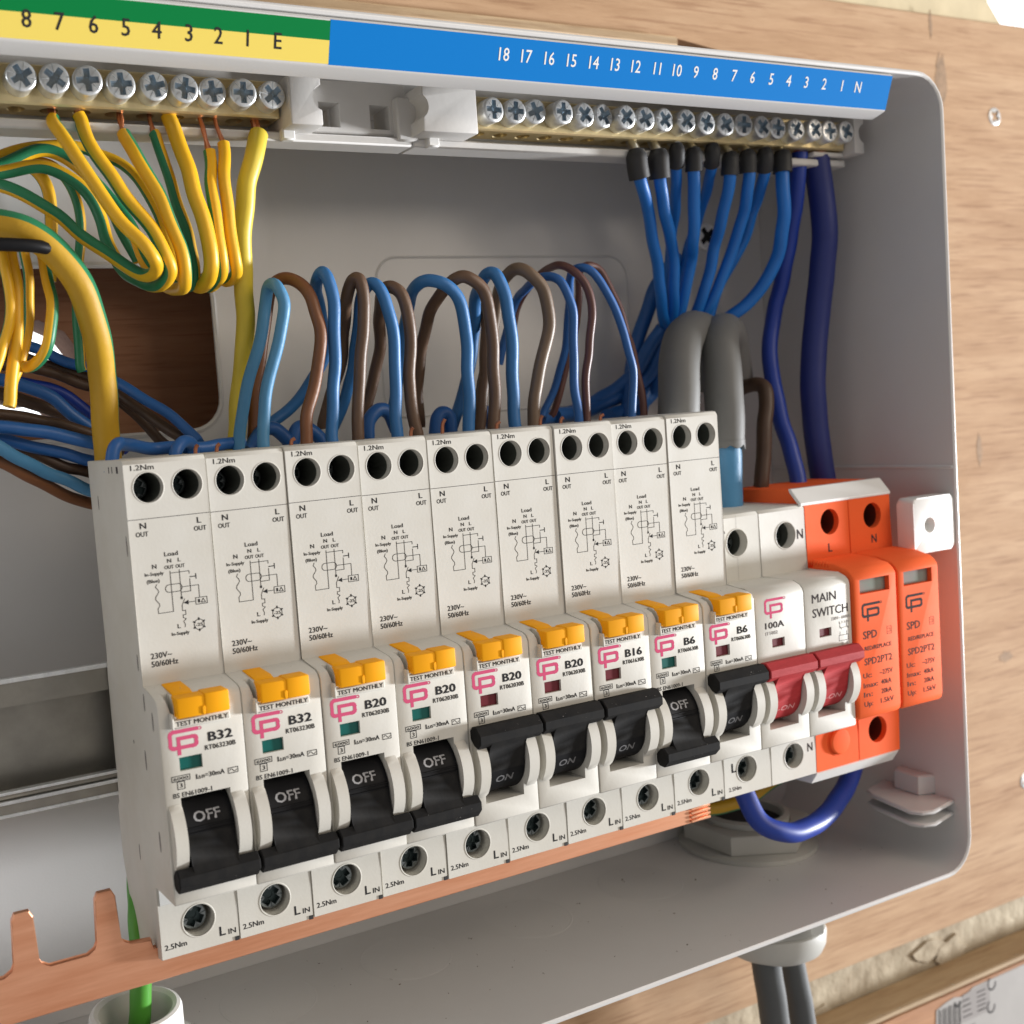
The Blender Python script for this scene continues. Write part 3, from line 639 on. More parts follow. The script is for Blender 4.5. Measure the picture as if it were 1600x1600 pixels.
def test_button(parent):
    b = MB(); b.box(3.5, 14.4, 7.5, 11.85, 55.1, 59.3, bev=0.45, seg=2); b.box(9.3, 14.6, 7.5, 12.1, 55.2, 59.55, bev=0.4, seg=2); b.box(8.5, 9.6, 8, 12.1, 55.3, 57.2, bev=0.3)
    b.prism([(0.5, 59.6), (0.5, 60.34), (6.5, 59.85), (8.0, 59.5), (8.7, 59.0), (8.7, 58.0)], 3.9, 8.1, bev=0.15)
    o = b.build('test_button', YELLOW, parent)
    b = MB(); b.box(2.3, 15.0, 9.0, 10.3, 52.95, 54.75, bev=0.2); pl = b.build('button_ledge', PLASTIC, parent)
    b = MB(); b.box(2.4, 2.85, 9.3, 11.2, 53.0, 56.2, bev=0.12); b.build('button_cheek', PLASTIC, parent)
    k = Ink(10.34); k.text('TEST MONTHLY', 3.5, 53.35, 0.98, 11.0, bold=0.04); k.line([(3.3, 53.1), (3.0, 53.1), (3.0, 54.5)], 0.12); k.build('lettering', pl)

base_h = rcbo_base()
specs = [('B32', 'RT063230B', 0), ('B32', 'RT063230B', 0), ('B20', 'RT062030B', 0), ('B20', 'RT062030B', 0), ('B20', 'RT062030B', 1), ('B20', 'RT062030B', 1), ('B16', 'RT061630B', 1), ('B6', 'RT060630B', 0), ('B6', 'RT060630B', 1)]
labels = ['B32 breaker switched off at the left end of the row, its grey side exposed', 'B32 breaker switched off, second from the left', 'B20 breaker switched off with B32 on its left',
 'B20 breaker switched off, touching a B20 that is on', 'B20 breaker switched on, leftmost of the breakers that are on', 'B20 breaker switched on, just left of the B16', 'B16 breaker switched on, the only B16 in the row',
 'B6 breaker switched off with a green flag, between B16 and the other B6', 'B6 breaker switched on, beside the main switch']
proto = None
def make_breaker(i):
    r, code, on = specs[i]
    t = thing('circuit_breaker', labels[i], 'circuit breaker', 18*i, 0, 0, 'slim circuit breakers side by side in the row')
    t.location += Vector((random.uniform(-.05, .05), random.uniform(-.18, .18), random.uniform(-.16, .16)))*S; t.rotation_euler = (math.radians(random.uniform(-.15, .15)), 0, 0)
    h = base_h.copy(); col.objects.link(h); h.name = 'housing'; h.parent = t
    if i == 0: make_shared(t)
    else:
        for ch in SHARED: copy_tree(ch, t)
    front_ink(r, code, t)
    b = MB(); b.box(3.6, 8.6, 8.0, 8.9, 43.9, 46.9); b.build('indicator_window', WINRED if on else WINGREEN, t)
    toggle(0, on, t, BLACKP, TOGGLE, 'ON' if on else 'OFF', WORNINK if on else OFFINK)
    o = put(TERM_SCREW, 8.6+random.uniform(-.2, .2), -9.0, 6.3, t, roll=random.uniform(0, 1.5), tilt=(random.uniform(-.12, .05), random.uniform(-.1, .1)))
    for x in (5.1, 13.5):
        o = put(TERM_SCREW, x-0.2, -11.2, 101.0, t, roll=random.uniform(0, 1.5)); o.scale = (0.86, 1, 0.86)
    return t
TUNNEL = mat('shadowed_terminal_tunnel', (0.06, 0.065, 0.055), 0.6)  # near-black lining tone standing in for shade in the holes
SHARED = []
def make_shared(t):
    n0 = set(t.children)
    guards(0, t); test_button(t); lower_ink(t)
    k = Ink(0.03); common_ink(k); k.build('circuit_diagram', t)
    b = MB()
    for x in (5.1, 13.5):     # raised rims round the upper holes
        b = MB(); b.rev([(3.15, -0.3), (3.15, 0.06), (3.3, 0.10), (3.42, 0.0), (3.42, -0.3)], (x, 0, 101.3), 'd', 36, closed=False); b.build('hole_rim', PLASTIC, t)
    b = MB(); b.rev([(3.55, -0.3), (3.55, 0.08), (3.75, 0.12), (3.9, 0.0), (3.9, -0.3)], (8.9, -4.9, 6.1), 'd', 36, closed=False); b.build('hole_rim', PLASTIC, t)
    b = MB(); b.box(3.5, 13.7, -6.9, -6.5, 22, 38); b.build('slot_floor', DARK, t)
    for x in (5.1, 13.5): b = MB(); b.rev([(3.1, 0), (3.1, 0.3)], (x, -14.7, 101.3), 'd', 24); b.build('hole_shade_disc', DARK, t); b = MB(); b.rev([(3.12, -14.6), (3.12, -2.0)], (x, 0, 101.3), 'd', 28, closed=False); b.build('terminal_tunnel', TUNNEL, t)  # dark disc and lining added to make the holes look shaded
    # lower cover line, seam notches
    b = MB(); b.prism([(-4.88, 16.2), (-4.5, 16.0), (-4.5, 11.6), (-4.88, 11.3)], 0.6, 17.4); b.build('cover_step', PLASTIC_LOW, t)
    b = MB(); b.box(16.8, 17.75, -7.6, -4.7, -0.7, 0.15); b.build('seam_clip', DARK, t)
    SHARED.extend([c for c in t.children if c not in n0])
breakers = [make_breaker(i) for i in range(9)]
bpy.data.objects.remove(base_h)
# rubber pips and scuffs on the bare side of the first breaker
SCUFF = mat('grey_scuff', (0.20, 0.18, 0.17), 0.6)
for d, z, rz, rd in ((-24, 98, 1.6, .35), (-2.2, 89.5, 2.2, .4), (-2.2, 65, 1.8, .35), (0, 57, 1.9, .4), (5.5, 54, 2.0, .45), (-3, 44, 2.2, .45), (2.5, 28, 2.2, .5), (-16, 20, 1.9, .3), (-12, 46, .4, .3)):
    b = MB(); pts = [(d+rd*math.cos(2*math.pi*k/14), z+rz*math.sin(2*math.pi*k/14)) for k in range(14)]; b.prism(pts, 0.04, 0.16); b.build('side_pip', SCUFF, breakers[0])
for q, (a, w) in enumerate(((-12, .5), (-9.2, .5), (-5.4, 1.4))):
    b = MB(); b.prism([(a, 104.6), (a+w, 104.6), (a+w, 106.0), (a, 106.0)], 0.05, 0.12); b.build('side_stamp', GREYINK, breakers[0])

# ------------------------------------------------------------------ main switch
MS = thing('main_switch', 'double red-handled main switch marked 100A, switched on', 'main switch', 162, 0, 0)
MPROF = rounded_profile(78.6, -4.9, 9.6, 60.2, 17.0, -0.6, -4.9, -31.5)
MPROF = [(d, z) for d, z in MPROF[:4]]+[(-4.9, 59.6), (6.0, 59.9), (8.4, 58.9), (9.3, 57.9), (9.6, 56.8)]+MPROF[8:]
for kx in (0, 18):
    h = housing(kx, 18, MPROF, 'housing', PLASTIC)
    hx, lx = (9.4, 8.6) if kx == 0 else (28.0, 27.0)
    wx = 5.6 if kx == 0 else 23.3
    boolean(h, [cyl_cut(hx, 70.4, 3.75, -18, -3, PLASTIC), cyl_cut(lx, 6.3, 3.6, -16, -3, PLASTIC), box_cut(kx+3.3, kx+13.9, -7, 14, 21.5, 38.6, PLASTIC), box_cut(wx, wx+4.6, 8.5, 14, 43.4, 45.8, PLASTIC)])
    h.parent = MS
    b = MB(); b.box(wx-.1, wx+4.7, 8.0, 8.9, 43.3, 45.9); b.build('indicator_window', WINRED, MS)
    b = MB(); b.rev([(3.75, -0.3), (3.75, 0.1), (3.95, 0.16), (4.15, 0), (4.15, -.3)], (hx, -4.9, 70.4), 'd', 36, closed=False); b.build('hole_rim', PLASTIC, MS); b = MB(); b.rev([(3.6, -0.3), (3.6, 0.1), (3.8, 0.16), (4.0, 0), (4.0, -.3)], (lx, -4.9, 6.3), 'd', 36, closed=False); b.build('hole_rim', PLASTIC, MS)
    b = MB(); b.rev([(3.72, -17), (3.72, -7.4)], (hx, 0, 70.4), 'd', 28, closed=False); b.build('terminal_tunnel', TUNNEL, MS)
    guards(kx, MS)
    toggle(kx, True, MS, RED, RED, 'I-ON', REDINK)
    put(TERM_SCREW, hx-.3, -11.5, 70.2, MS, roll=0.5+kx).scale = (1.1, 1, 1.1)
    put(TERM_SCREW, lx-.3, -9.2, 6.3, MS, roll=0.9+kx)
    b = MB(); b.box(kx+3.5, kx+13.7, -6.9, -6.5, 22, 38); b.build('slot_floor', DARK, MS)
k = Ink(FD); emblem(k, 3.5, 51.7, 6.5, 4.9, PINK, 0.68); k.text('100A', 3.4, 48.7, 1.75, 6.8, m=GREYINK, bold=0.08); k.text('IT1002', 3.4, 47.0, 0.95, 4.4, m=PALEINK)
k.text('MAIN', 21.0, 53.2, 2.5, 9.2, m=GREYINK, bold=0.05); k.text('SWITCH', 21.0, 49.2, 2.5, 13.6, m=GREYINK, bold=0.05)
k.text('230V~ 6000A', 28.0, 47.5, 0.9, 7.4, m=PALEINK)
for x in (31.2, 33.8): k.line([(x, 46.6), (x, 45.4), (x+.7, 44.6)], 0.13, GREYINK); k.line([(x, 43.9), (x, 42.9)], 0.13, GREYINK)
k.line([(30.9, 45.0), (34.6, 45.0)], 0.1, GREYINK); k.line([(30.8, 42.9), (34.4, 42.9), (34.4, 41.4), (30.8, 41.4)], 0.12, GREYINK, closed=True); k.text('L 2 3 N', 31.0, 46.2, .7, 3.6, m=PALEINK)
k.text('2 4', 31.4, 40.2, .8, 3, m=PALEINK); k.build('front_printing', MS)
k = Ink(-4.87); k.text('.5Nm', 1.2, 73.4, 1.15, 3.9, m=GREYINK); k.text('L', 3.2, 68.4, 2.8, 1.6, m=GREYINK); k.text('N', 32.6, 68.8, 2.9, 2.3, m=GREYINK)
k.text('L', 3.0, 6.2, 2.7, 1.7, m=INK); k.text('N', 32.6, 6.4, 2.6, 2.0, m=GREYINK); k.text('2.5Nm', 1.6, 1.0, 1.15, 4.6, m=GREYINK); k.line([(9.4, 74.6), (9.4, 78)], .08, PALEINK); k.line([(9.4, 60), (9.4, 66.4)], .08, PALEINK); k.build('shoulder_printing', MS)

# ------------------------------------------------------------------ surge arrester
SP = thing('surge_arrester', 'orange two-cartridge surge arrester marked SPD at the right end of the row', 'surge arrester', 198, 0, 0)
REDTUN = mat('shadowed_red_tunnel', (0.10, 0.018, 0.008), 0.6)  # orange taken down to dark red for the shade in the holes
SPR = [(-33, 82.6), (-8.6, 82.6), (-7.9, 81.6), (-4.9, 78.2), (-4.9, 60.0), (4.6, 60.0), (4.6, 17.6), (-4.9, 17.6), (-4.9, -0.6), (-14, -1.2), (-31, -1.2), (-33, 2)]
for kx in (0, 18):
    h = housing(kx, 18, SPR, 'base_housing', ORANGE); hx = (9.6, 27.6)[kx > 0]
    cuts = [cyl_cut(hx+0.4, 72.4, 3.8, -20, -3, ORANGE)]
    if kx: cuts.append(cyl_cut(26.3, 7.4, 4.0, -18, -3, ORANGE))
    boolean(h, cuts); h.parent = SP
    # cartridge: gently bowed front, rounded top
    cp = [(-3.5, 62.4), (4, 61.6), (8.2, 60.6), (9.6, 59.4), (10.3, 58.3), (10.5, 57.6), (10.5, 20.0), (10.2, 18.6), (9.4, 17.9), (5.0, 17.7), (-3.5, 17.7)]
    b = MB(); b.prism(cp, kx+0.35, kx+17.65, bev=0.6, seg=2); cr = b.build('cartridge', ORANGE)
    boolean(cr, [box_cut(kx+2.6, kx+14.6, 8.4, 14, 53.3, 57.4, ORANGE)]); cr.parent = SP
    b = MB(); b.box(kx+2.7, kx+14.5, 8.5, 9.1, 53.4, 57.3); b.build('status_window', WINSPD, cr)
    k = Ink(10.53); G = GREYINK
    emblem(k, kx+3.2, 45.8, 6.9, 4.7, G, 0.72); k.text('SPD', kx+3.2, 40.6, 2.3, 5.5, m=G, bold=0.06)
    k.line([(kx+12.9, 40.8), (kx+14.7, 40.8), (kx+14.7, 42.9), (kx+12.9, 42.9)], .12, G, closed=True); k.line([(kx+13.3, 42.3), (kx+14.2, 42.3), (kx+14.2, 41.4), (kx+13.3, 41.4)], .12, G)
    k.text('RED/REPLACE', kx+3.6, 37.3, 1.2, 10.8, m=G); k.text('SPD2PT2', kx+3.3, 33.2, 2.0, 11.2, m=G, bold=0.05)
    for z, a_, c_ in ((29.6, 'Uc:', '~275V'), (26.8, 'Imax:', '40kA'), (24.2, 'In:', '20kA'), (21.5, 'Up:', '1.5kV')):
        k.text(a_, kx+2.5, z, 1.45, 1.15*len(a_), m=G, bold=0.04); k.text(c_, kx+9.2+(5-len(c_))*0.4, z, 1.45, 1.05*len(c_), m=G, bold=0.04)
    k.build('printing', cr)
b = MB(); b.prism([(-8.9, 83.0), (-8.0, 82.9), (-4.6, 78.9), (-4.6, 78.2), (-5.2, 77.9), (-8.6, 81.9)], -1.8, 36.0, bev=0.2); b.build('label_holder', WHITE, SP)
for q in range(12):
    b = MB(); x = -0.2+q*0.8; b.box(0.05, 0.45, -3.6+q*0.55, -3.3+q*0.55, 60.9-q*.02, 62.3+0.25*(q % 2), bev=0.05)
    if q % 2 == 0: b.build('grip_rib', ORANGE, SP)
    else: b.bm.free()
k = Ink(-4.87); k.text('L', 9.0, 63.6, 2.6, 1.5, m=GREYINK); k.text('N', 27.3, 64.2, 2.6, 2.1, m=GREYINK); k.build('terminal_letters', SP)
b = MB(); b.rev([(4.4, 0), (4.4, 0.25), (4.15, 0.25), (3.95, -0.3), (3.95, 0.7), (3.6, 1.1), (3.4, 1.15)], (9.3, -4.9, 7.2), 'd', 40); b.build('round_plug', ORANGE, SP)
b = MB(); b.prism([(-33, -1.2), (-5.6, -0.8), (-5.3, -1.2), (-7.6, -4.6), (-26, -5.2), (-33, -3)], 0.2, 35.8, bev=0.3); b.build('base_foot', WHITE, SP)
for x, z, r in ((10.0, 72.4, 3.7), (28.0, 72.4, 3.7), (26.3, 7.4, 3.9)):
    b = MB(); b.rev([(r, 0), (r, .5)], (x, -17.5, z), 'd', 24); b.build('hole_shade_disc', DARK, SP); b = MB(); b.rev([(r+.04, -17.2), (r+.04, -6.6)], (x, 0, z), 'd', 28, closed=False); b.build('terminal_tunnel', REDTUN, SP)  # dark end disc and red lining carry the shade of each hole

# ------------------------------------------------------------------ glands
def hexagon(cx, cd, r, rot=0.0): return [(cx+r*math.cos(math.radians(60*k)+rot), cd+r*math.sin(math.radians(60*k)+rot)) for k in range(6)]
G1 = thing('cable_gland', 'large cream gland through the floor of the box under the main switch', 'cable gland', 216, -48, -40)
k = MB(); k.rev([(15, 0), (22.5, 0), (22.5, 1.4), (21, 2.0), (15, 2.0)], (216, -52, -39.8), 'z', 48, closed=False); under(G1, k.build('flange', NYLON))
k = MB(); k.slab(hexagon(216, -52, 21, 0.5), -37.8, -31.2, bev=0.8, seg=2); nut = k.build('lock_nut', NYLON)
c = MB(); c.rev([(14.2, -50), (14.2, 10)], (216, -52, -40), 'z', 36); boolean(nut, [c.build('c', NYLON)]); under(G1, nut)
k = MB(); k.rev([(13.9, 0), (13.9, 10.6), (12.4, 11.2), (11.6, 10.6), (11.6, 0)], (216, -52, -40), 'z', 40, closed=False); under(G1, k.build('threaded_stem', NYLON))
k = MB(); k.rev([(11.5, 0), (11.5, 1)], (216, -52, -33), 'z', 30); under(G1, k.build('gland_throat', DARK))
k = MB(); k.rev([(13, 0), (15.0, 0), (15.0, -21), (17.2, -22), (17.6, -23.5), (17.3, -27), (16.2, -29.5), (14.0, -31), (11.0, -31.4), (10, -30)], (214, -42, -41.6), 'z', 56); under(G1, k.build('dome_cap', NYLON))
k = MB(); k.slab(hexagon(214, -42, 18.6, 0.25), -63.4, -41.8, bev=1.2, seg=2); under(G1, k.build('hex_body', NYLON))
for q in range(30):
    a = math.radians(60+q*2.6); k = MB(); x, d = 214+16.6*math.cos(a), -42+16.6*math.sin(a)
    k.slab([(x+.35*math.cos(t), d+.35*math.sin(t)) for t in (0, 1.57, 3.14, 4.71)], -62.8, -43); under(G1, k.build('grip_rib', NYLON))
G2 = thing('cable_gland', 'white gland at the lower left with a green cable coming up through it', 'cable gland', -2, -26, -40)
k = MB(); k.slab(hexagon(-2, -26, 15.4, 0.2), -39.8, -28.5, bev=0.8, seg=2); nut = k.build('lock_nut', NYLON)
c = MB(); c.rev([(9.0, -50), (9.0, 20)], (-2, -26, -40), 'z', 36); boolean(nut, [c.build('c', NYLON)]); under(G2, nut)
k = MB(); k.rev([(10.8, -8), (10.8, 10), (10.4, 10.9), (9.6, 11.2), (8.6, 10.6), (8.4, 8), (8.4, -8)], (-2, -26, -31), 'z', 44, closed=False); under(G2, k.build('threaded_stem', WHITE))

# ------------------------------------------------------------------ wires
WIRES = [
 ('earth_wire', 'striped earth wire from screw 7, leftmost of the front fan, turning back left', 'earth wire', 'green and yellow earth wires from the earth bar', 'gy0', 1.49, [(-1.2,-26.0,183.0),(-1.2,-22.0,179.2),(2.3,-18.0,170.6),(8.6,-14.0,158.6),(13.3,-12.0,151.8),(15.2,-14.0,149.4),(15.2,-18.0,147.8),(13.3,-22.0,148.9),(5.5,-26.0,155.3),(-3.3,-28.0,163.4),(-10.8,-30.0,168.1),(-16.7,-34.0,171.4)]),
 ('earth_wire', 'striped earth wire from screw 6 with its green side facing left', 'earth wire', 'green and yellow earth wires from the earth bar', 'gy1', 1.55, [(4.3,-26.0,184.1),(5.3,-22.0,177.2),(10.3,-18.0,165.6),(15.8,-15.0,156.5),(18.1,-14.0,150.8),(19.0,-16.0,147.2),(17.9,-22.0,145.9),(15.9,-28.0,147.7),(13.7,-34.0,150.8),(11.3,-36.0,157.1),(10.3,-38.0,164.2),(6.1,-38.0,171.2),(-1.6,-38.0,175.4),(-10.3,-38.0,174.5),(-16.0,-38.0,173.1)]),
 ('earth_wire', 'striped earth wire from screw 5 with frayed copper above it', 'earth wire', 'green and yellow earth wires from the earth bar', 'gy0', 1.59, [(13.7,-24.0,179.8),(14.8,-20.0,174.6),(17.3,-17.0,166.7),(20.4,-15.0,156.8),(22.2,-15.0,150.5),(23.0,-18.0,146.0),(23.3,-24.0,145.2),(23.1,-32.0,147.0),(21.1,-38.0,152.2),(18.3,-44.0,164.0),(12.5,-48.0,174.7),(5.7,-50.0,181.1),(-1.8,-50.0,181.9),(-11.0,-50.0,178.0)]),
 ('earth_wire', 'narrow striped earth wire from screw 4, tucked behind the plain yellow one', 'earth wire', 'green and yellow earth wires from the earth bar', 'gy2', 1.33, [(20.9,-25.0,180.7),(22.1,-23.0,174.5),(24.0,-22.0,165.4),(25.8,-22.0,156.1),(27.0,-23.0,149.7),(26.7,-26.0,146.3),(26.1,-32.0,148.2),(26.6,-40.0,158.7),(25.1,-46.0,170.7),(21.3,-50.0,179.0),(14.2,-52.0,183.0),(4.9,-52.0,184.2),(-5.9,-52.0,182.6),(-15.1,-52.0,178.6)]),
 ('earth_wire', 'thick plain yellow earth wire from screw 3, in the middle of the fan', 'earth wire', 'green and yellow earth wires from the earth bar', 'gyp', 1.8, [(25.0,-26.0,184.9),(25.2,-22.0,179.0),(26.1,-18.0,169.5),(27.5,-15.0,159.7),(28.6,-15.0,151.9),(28.8,-18.0,147.4),(29.0,-26.0,146.0),(29.4,-34.0,150.0)]),
 ('earth_wire', 'short-stripped striped earth wire from screw 2 with bare copper tip', 'earth wire', 'green and yellow earth wires from the earth bar', 'gy3', 1.45, [(32.8,-22.0,176.3),(31.1,-18.0,167.5),(31.0,-16.0,157.8),(31.4,-16.0,151.4),(31.7,-19.0,147.3),(31.8,-26.0,146.0),(32.6,-34.0,149.0)]),
 ('earth_wire', 'striped earth wire from screw 1, just left of the thick yellow one', 'earth wire', 'green and yellow earth wires from the earth bar', 'gy4', 1.46, [(36.4,-22.0,178.2),(34.6,-18.0,169.1),(34.2,-17.0,159.5),(34.8,-17.0,151.5),(35.9,-20.0,148.0),(36.5,-27.0,147.3),(36.9,-34.0,149.6)]),
 ('earth_cable', 'straight thick yellow cable dropping from the E screw to the breakers', 'earth cable', None, 'gyb', 2.31, [(46.2,-24.0,181.1),(43.6,-22.0,175.4),(40.9,-22.0,167.2),(40.0,-24.0,157.2),(40.8,-28.0,145.9),(41.2,-32.0,132.5),(40.4,-36.0,120.3),(38.5,-38.0,107.7),(37.2,-38.0,101.4)]),
 ('earth_cable', 'thickest yellow earth cable arching from the left edge down behind the first breaker', 'earth cable', None, 'gyc', 3.21, [(-23.4,-22.0,158.9),(-17.2,-20.0,158.8),(-11.1,-18.0,156.9),(-4.9,-18.0,152.1),(0.0,-20.0,145.0),(3.2,-24.0,135.9),(5.1,-30.0,126.3),(5.9,-34.0,116.1),(6.5,-38.0,104.1)]),
 ('earth_wire', 'outermost striped earth loop at the left edge under the cable tie', 'earth wire', 'earth wires looped below the cable tie', 'gy1', 1.17, [(-15.7,-24.0,154.9),(-14.9,-24.0,146.0),(-15.3,-24.0,139.2),(-17.3,-24.0,132.4),(-20.0,-24.0,127.1)]),
 ('earth_wire', 'straight yellow earth wire hanging under the cable tie, cut off above the blue bundle', 'earth wire', 'earth wires looped below the cable tie', 'gyp', 1.4, [(-13.2,-26.0,155.3),(-13.0,-26.0,143.5),(-13.8,-26.0,135.3),(-15.4,-26.0,127.0),(-16.8,-26.0,120.7)]),
 ('earth_wire', 'green-faced earth loop between the hanging yellow wire and the curled one', 'earth wire', 'earth wires looped below the cable tie', 'gy3', 1.14, [(-9.7,-30.0,156.0),(-9.5,-30.0,144.0),(-10.5,-30.0,137.0),(-12.8,-30.0,130.0),(-14.9,-30.0,125.9)]),
 ('earth_wire', 'curled earth loop furthest right under the cable tie', 'earth wire', 'earth wires looped below the cable tie', 'gy0', 1.32, [(-6.9,-26.0,155.3),(-6.2,-24.0,146.6),(-6.2,-22.0,140.1),(-8.1,-22.0,133.2),(-10.8,-26.0,129.8),(-12.1,-30.0,129.3)]),
 ('earth_wire', 'shaded earth wire dropping behind the thick yellow arch', 'earth wire', 'earth wires looped below the cable tie', 'gy2', 1.26, [(-12.2,-52.0,178.4),(-3.1,-52.0,180.6),(3.6,-52.0,179.0),(8.5,-52.0,170.1),(8.3,-52.0,160.8),(6.3,-52.0,149.9),(5.5,-52.0,139.0),(5.6,-52.0,129.6)]),
 ('earth_wire', 'shaded earth wire crossing behind the fan near the left edge', 'earth wire', 'earth wires looped below the cable tie', 'gy4', 1.57, [(-18.4,-56.0,169.0),(-11.9,-56.0,175.2),(-5.5,-56.0,179.6),(-0.9,-56.0,179.8),(2.4,-56.0,174.0),(2.2,-56.0,164.7),(0.7,-56.0,152.2)]),
 ('earth_wire', 'faint earth wire behind the second fan wire', 'earth wire', 'earth wires looped below the cable tie', 'gy2', 1.28, [(-14.7,-58.0,174.1),(-6.7,-58.0,180.1),(1.4,-58.0,184.4),(8.4,-58.0,184.0),(16.4,-58.0,174.8),(21.1,-58.0,163.3),(23.8,-58.0,157.1)]),
 ('neutral_wire', 'pale blue doubled loop, first of the tall loops from the left', 'neutral wire', 'blue neutral wires looping into the breaker tops', 'blue_pale', 1.48, [(39.3,-20.0,106.7),(40.2,-20.0,114.8),(41.9,-19.0,124.7),(45.0,-18.0,133.6),(46.2,-17.0,140.5),(45.5,-18.0,144.7),(45.0,-22.0,145.4),(44.6,-25.0,141.6),(43.7,-26.0,135.6),(41.1,-27.0,127.5),(37.5,-28.0,115.3),(35.3,-28.0,105.0)]),
 ('live_wire', 'orange-brown loop arching over the first pale blue loop', 'live wire', 'brown live wires looping into the breaker tops', 'brown_orange', 1.54, [(49.7,-20.0,105.9),(51.1,-20.0,114.1),(54.1,-20.0,121.7),(55.3,-19.0,129.3),(55.4,-19.0,135.5),(54.7,-20.0,141.8),(53.5,-23.0,145.8),(51.7,-27.0,147.8),(49.7,-30.0,146.7),(48.6,-34.0,141.7),(47.0,-36.0,131.3),(45.3,-38.0,120.7),(43.2,-38.0,106.7)]),
 ('neutral_wire', 'tall narrow blue loop between the orange-brown and first grey-brown loops', 'neutral wire', 'blue neutral wires looping into the breaker tops', 'blue', 1.56, [(57.3,-20.0,106.8),(58.3,-20.0,118.8),(59.3,-19.0,129.1),(59.6,-18.0,139.3),(58.7,-18.0,146.0),(57.9,-20.0,148.3),(58.1,-24.0,146.4),(62.0,-32.0,143.3),(65.6,-38.0,136.3),(66.8,-42.0,128.8),(62.7,-44.0,122.4),(57.5,-46.0,116.6),(51.0,-46.0,112.5)]),
 ('live_wire', 'first grey-brown loop, narrow with both legs close together', 'live wire', 'brown live wires looping into the breaker tops', 'brown', 1.56, [(64.1,-20.0,106.3),(65.1,-20.0,118.5),(66.6,-19.0,128.8),(67.7,-18.0,139.2),(66.8,-18.0,145.4),(65.8,-20.0,146.0),(65.9,-24.0,141.6),(68.9,-32.0,135.5),(69.5,-38.0,127.2),(67.9,-42.0,119.7),(66.1,-44.0,110.8)]),
 ('neutral_wire', 'blue loop leaning left behind the first grey-brown loop', 'neutral wire', 'blue neutral wires looping into the breaker tops', 'blue', 1.57, [(75.0,-20.0,105.5),(75.7,-20.0,117.9),(75.6,-19.0,128.5),(74.5,-18.0,138.0),(72.3,-18.0,143.5),(70.4,-20.0,144.9),(69.7,-24.0,141.0),(72.0,-32.0,132.7),(72.6,-38.0,123.7),(70.7,-42.0,116.1),(67.8,-44.0,108.3)]),
 ('live_wire', 'second grey-brown loop with a kink near its base', 'live wire', 'brown live wires looping into the breaker tops', 'brown', 1.59, [(81.1,-20.0,105.0),(79.7,-20.0,115.5),(80.2,-19.0,127.2),(79.7,-18.0,135.2),(78.1,-18.0,141.6),(76.4,-20.0,144.7),(76.3,-24.0,143.3),(79.1,-32.0,138.0),(81.2,-38.0,130.2),(80.6,-42.0,121.3),(77.7,-44.0,110.5)]),
 ('neutral_wire', 'wide blue arch in the middle of the breaker row', 'neutral wire', 'blue neutral wires looping into the breaker tops', 'blue', 1.62, [(95.8,-20.0,103.9),(97.0,-20.0,119.4),(97.0,-19.0,130.4),(95.1,-18.0,139.1),(91.4,-18.0,144.3),(88.0,-20.0,146.1),(86.1,-24.0,145.0),(88.1,-32.0,141.7),(89.1,-38.0,134.5),(89.0,-42.0,123.2),(86.5,-44.0,112.9)]),
 ('live_wire', 'wide brown arch crossing the top of the wide blue arch', 'live wire', 'brown live wires looping into the breaker tops', 'brown', 1.63, [(103.3,-20.0,103.4),(105.3,-20.0,121.8),(104.8,-19.0,132.9),(102.2,-18.0,142.0),(98.3,-18.0,146.4),(95.4,-20.0,146.2),(93.3,-24.0,142.7),(93.2,-32.0,137.1),(93.9,-38.0,129.7),(94.7,-42.0,118.2),(95.4,-44.0,109.3)]),
 ('neutral_wire', 'tall blue loop right of the wide brown arch', 'neutral wire', 'blue neutral wires looping into the breaker tops', 'blue', 1.66, [(110.9,-20.0,104.5),(110.7,-20.0,118.7),(110.6,-19.0,129.9),(109.3,-18.0,139.4),(107.2,-18.0,145.8),(106.1,-20.0,147.4),(105.9,-24.0,145.9),(108.9,-32.0,142.5),(111.3,-38.0,133.8),(110.2,-42.0,120.4),(105.3,-44.0,106.8)]),
 ('live_wire', 'tan-brown loop bulging to the right, fifth from the left', 'live wire', 'brown live wires looping into the breaker tops', 'brown_tan', 1.69, [(116.2,-20.0,105.3),(117.6,-20.0,115.5),(120.4,-19.2,125.6),(122.5,-18.3,134.0),(121.3,-18.0,142.0),(118.5,-19.1,147.0),(116.1,-21.8,148.7),(115.7,-26.9,147.7),(117.0,-33.6,143.1),(117.7,-38.7,131.8),(114.7,-42.2,117.1),(114.7,-44.0,107.4)]),
 ('live_wire', 'pair of brown conductor legs standing behind the wide blue arch', 'live wire', 'brown live wires looping into the breaker tops', 'brown', 1.58, [(113.3,-34.0,142.6),(113.0,-34.0,134.4),(111.3,-34.0,122.7),(108.8,-34.0,109.2),(108.1,-34.0,105.1)]),
 ('neutral_wire', 'thin bright blue loop right of the tan-brown one', 'neutral wire', 'blue neutral wires looping into the breaker tops', 'blue_deep', 1.2, [(131.3,-20.0,106.0),(131.0,-20.0,117.7),(130.5,-19.0,127.5),(129.9,-18.0,137.8),(127.8,-18.0,143.8),(126.0,-20.0,146.3),(124.7,-24.0,146.5),(125.2,-32.0,145.1),(126.3,-38.0,143.0),(125.4,-42.0,135.0),(123.0,-44.0,125.4)]),
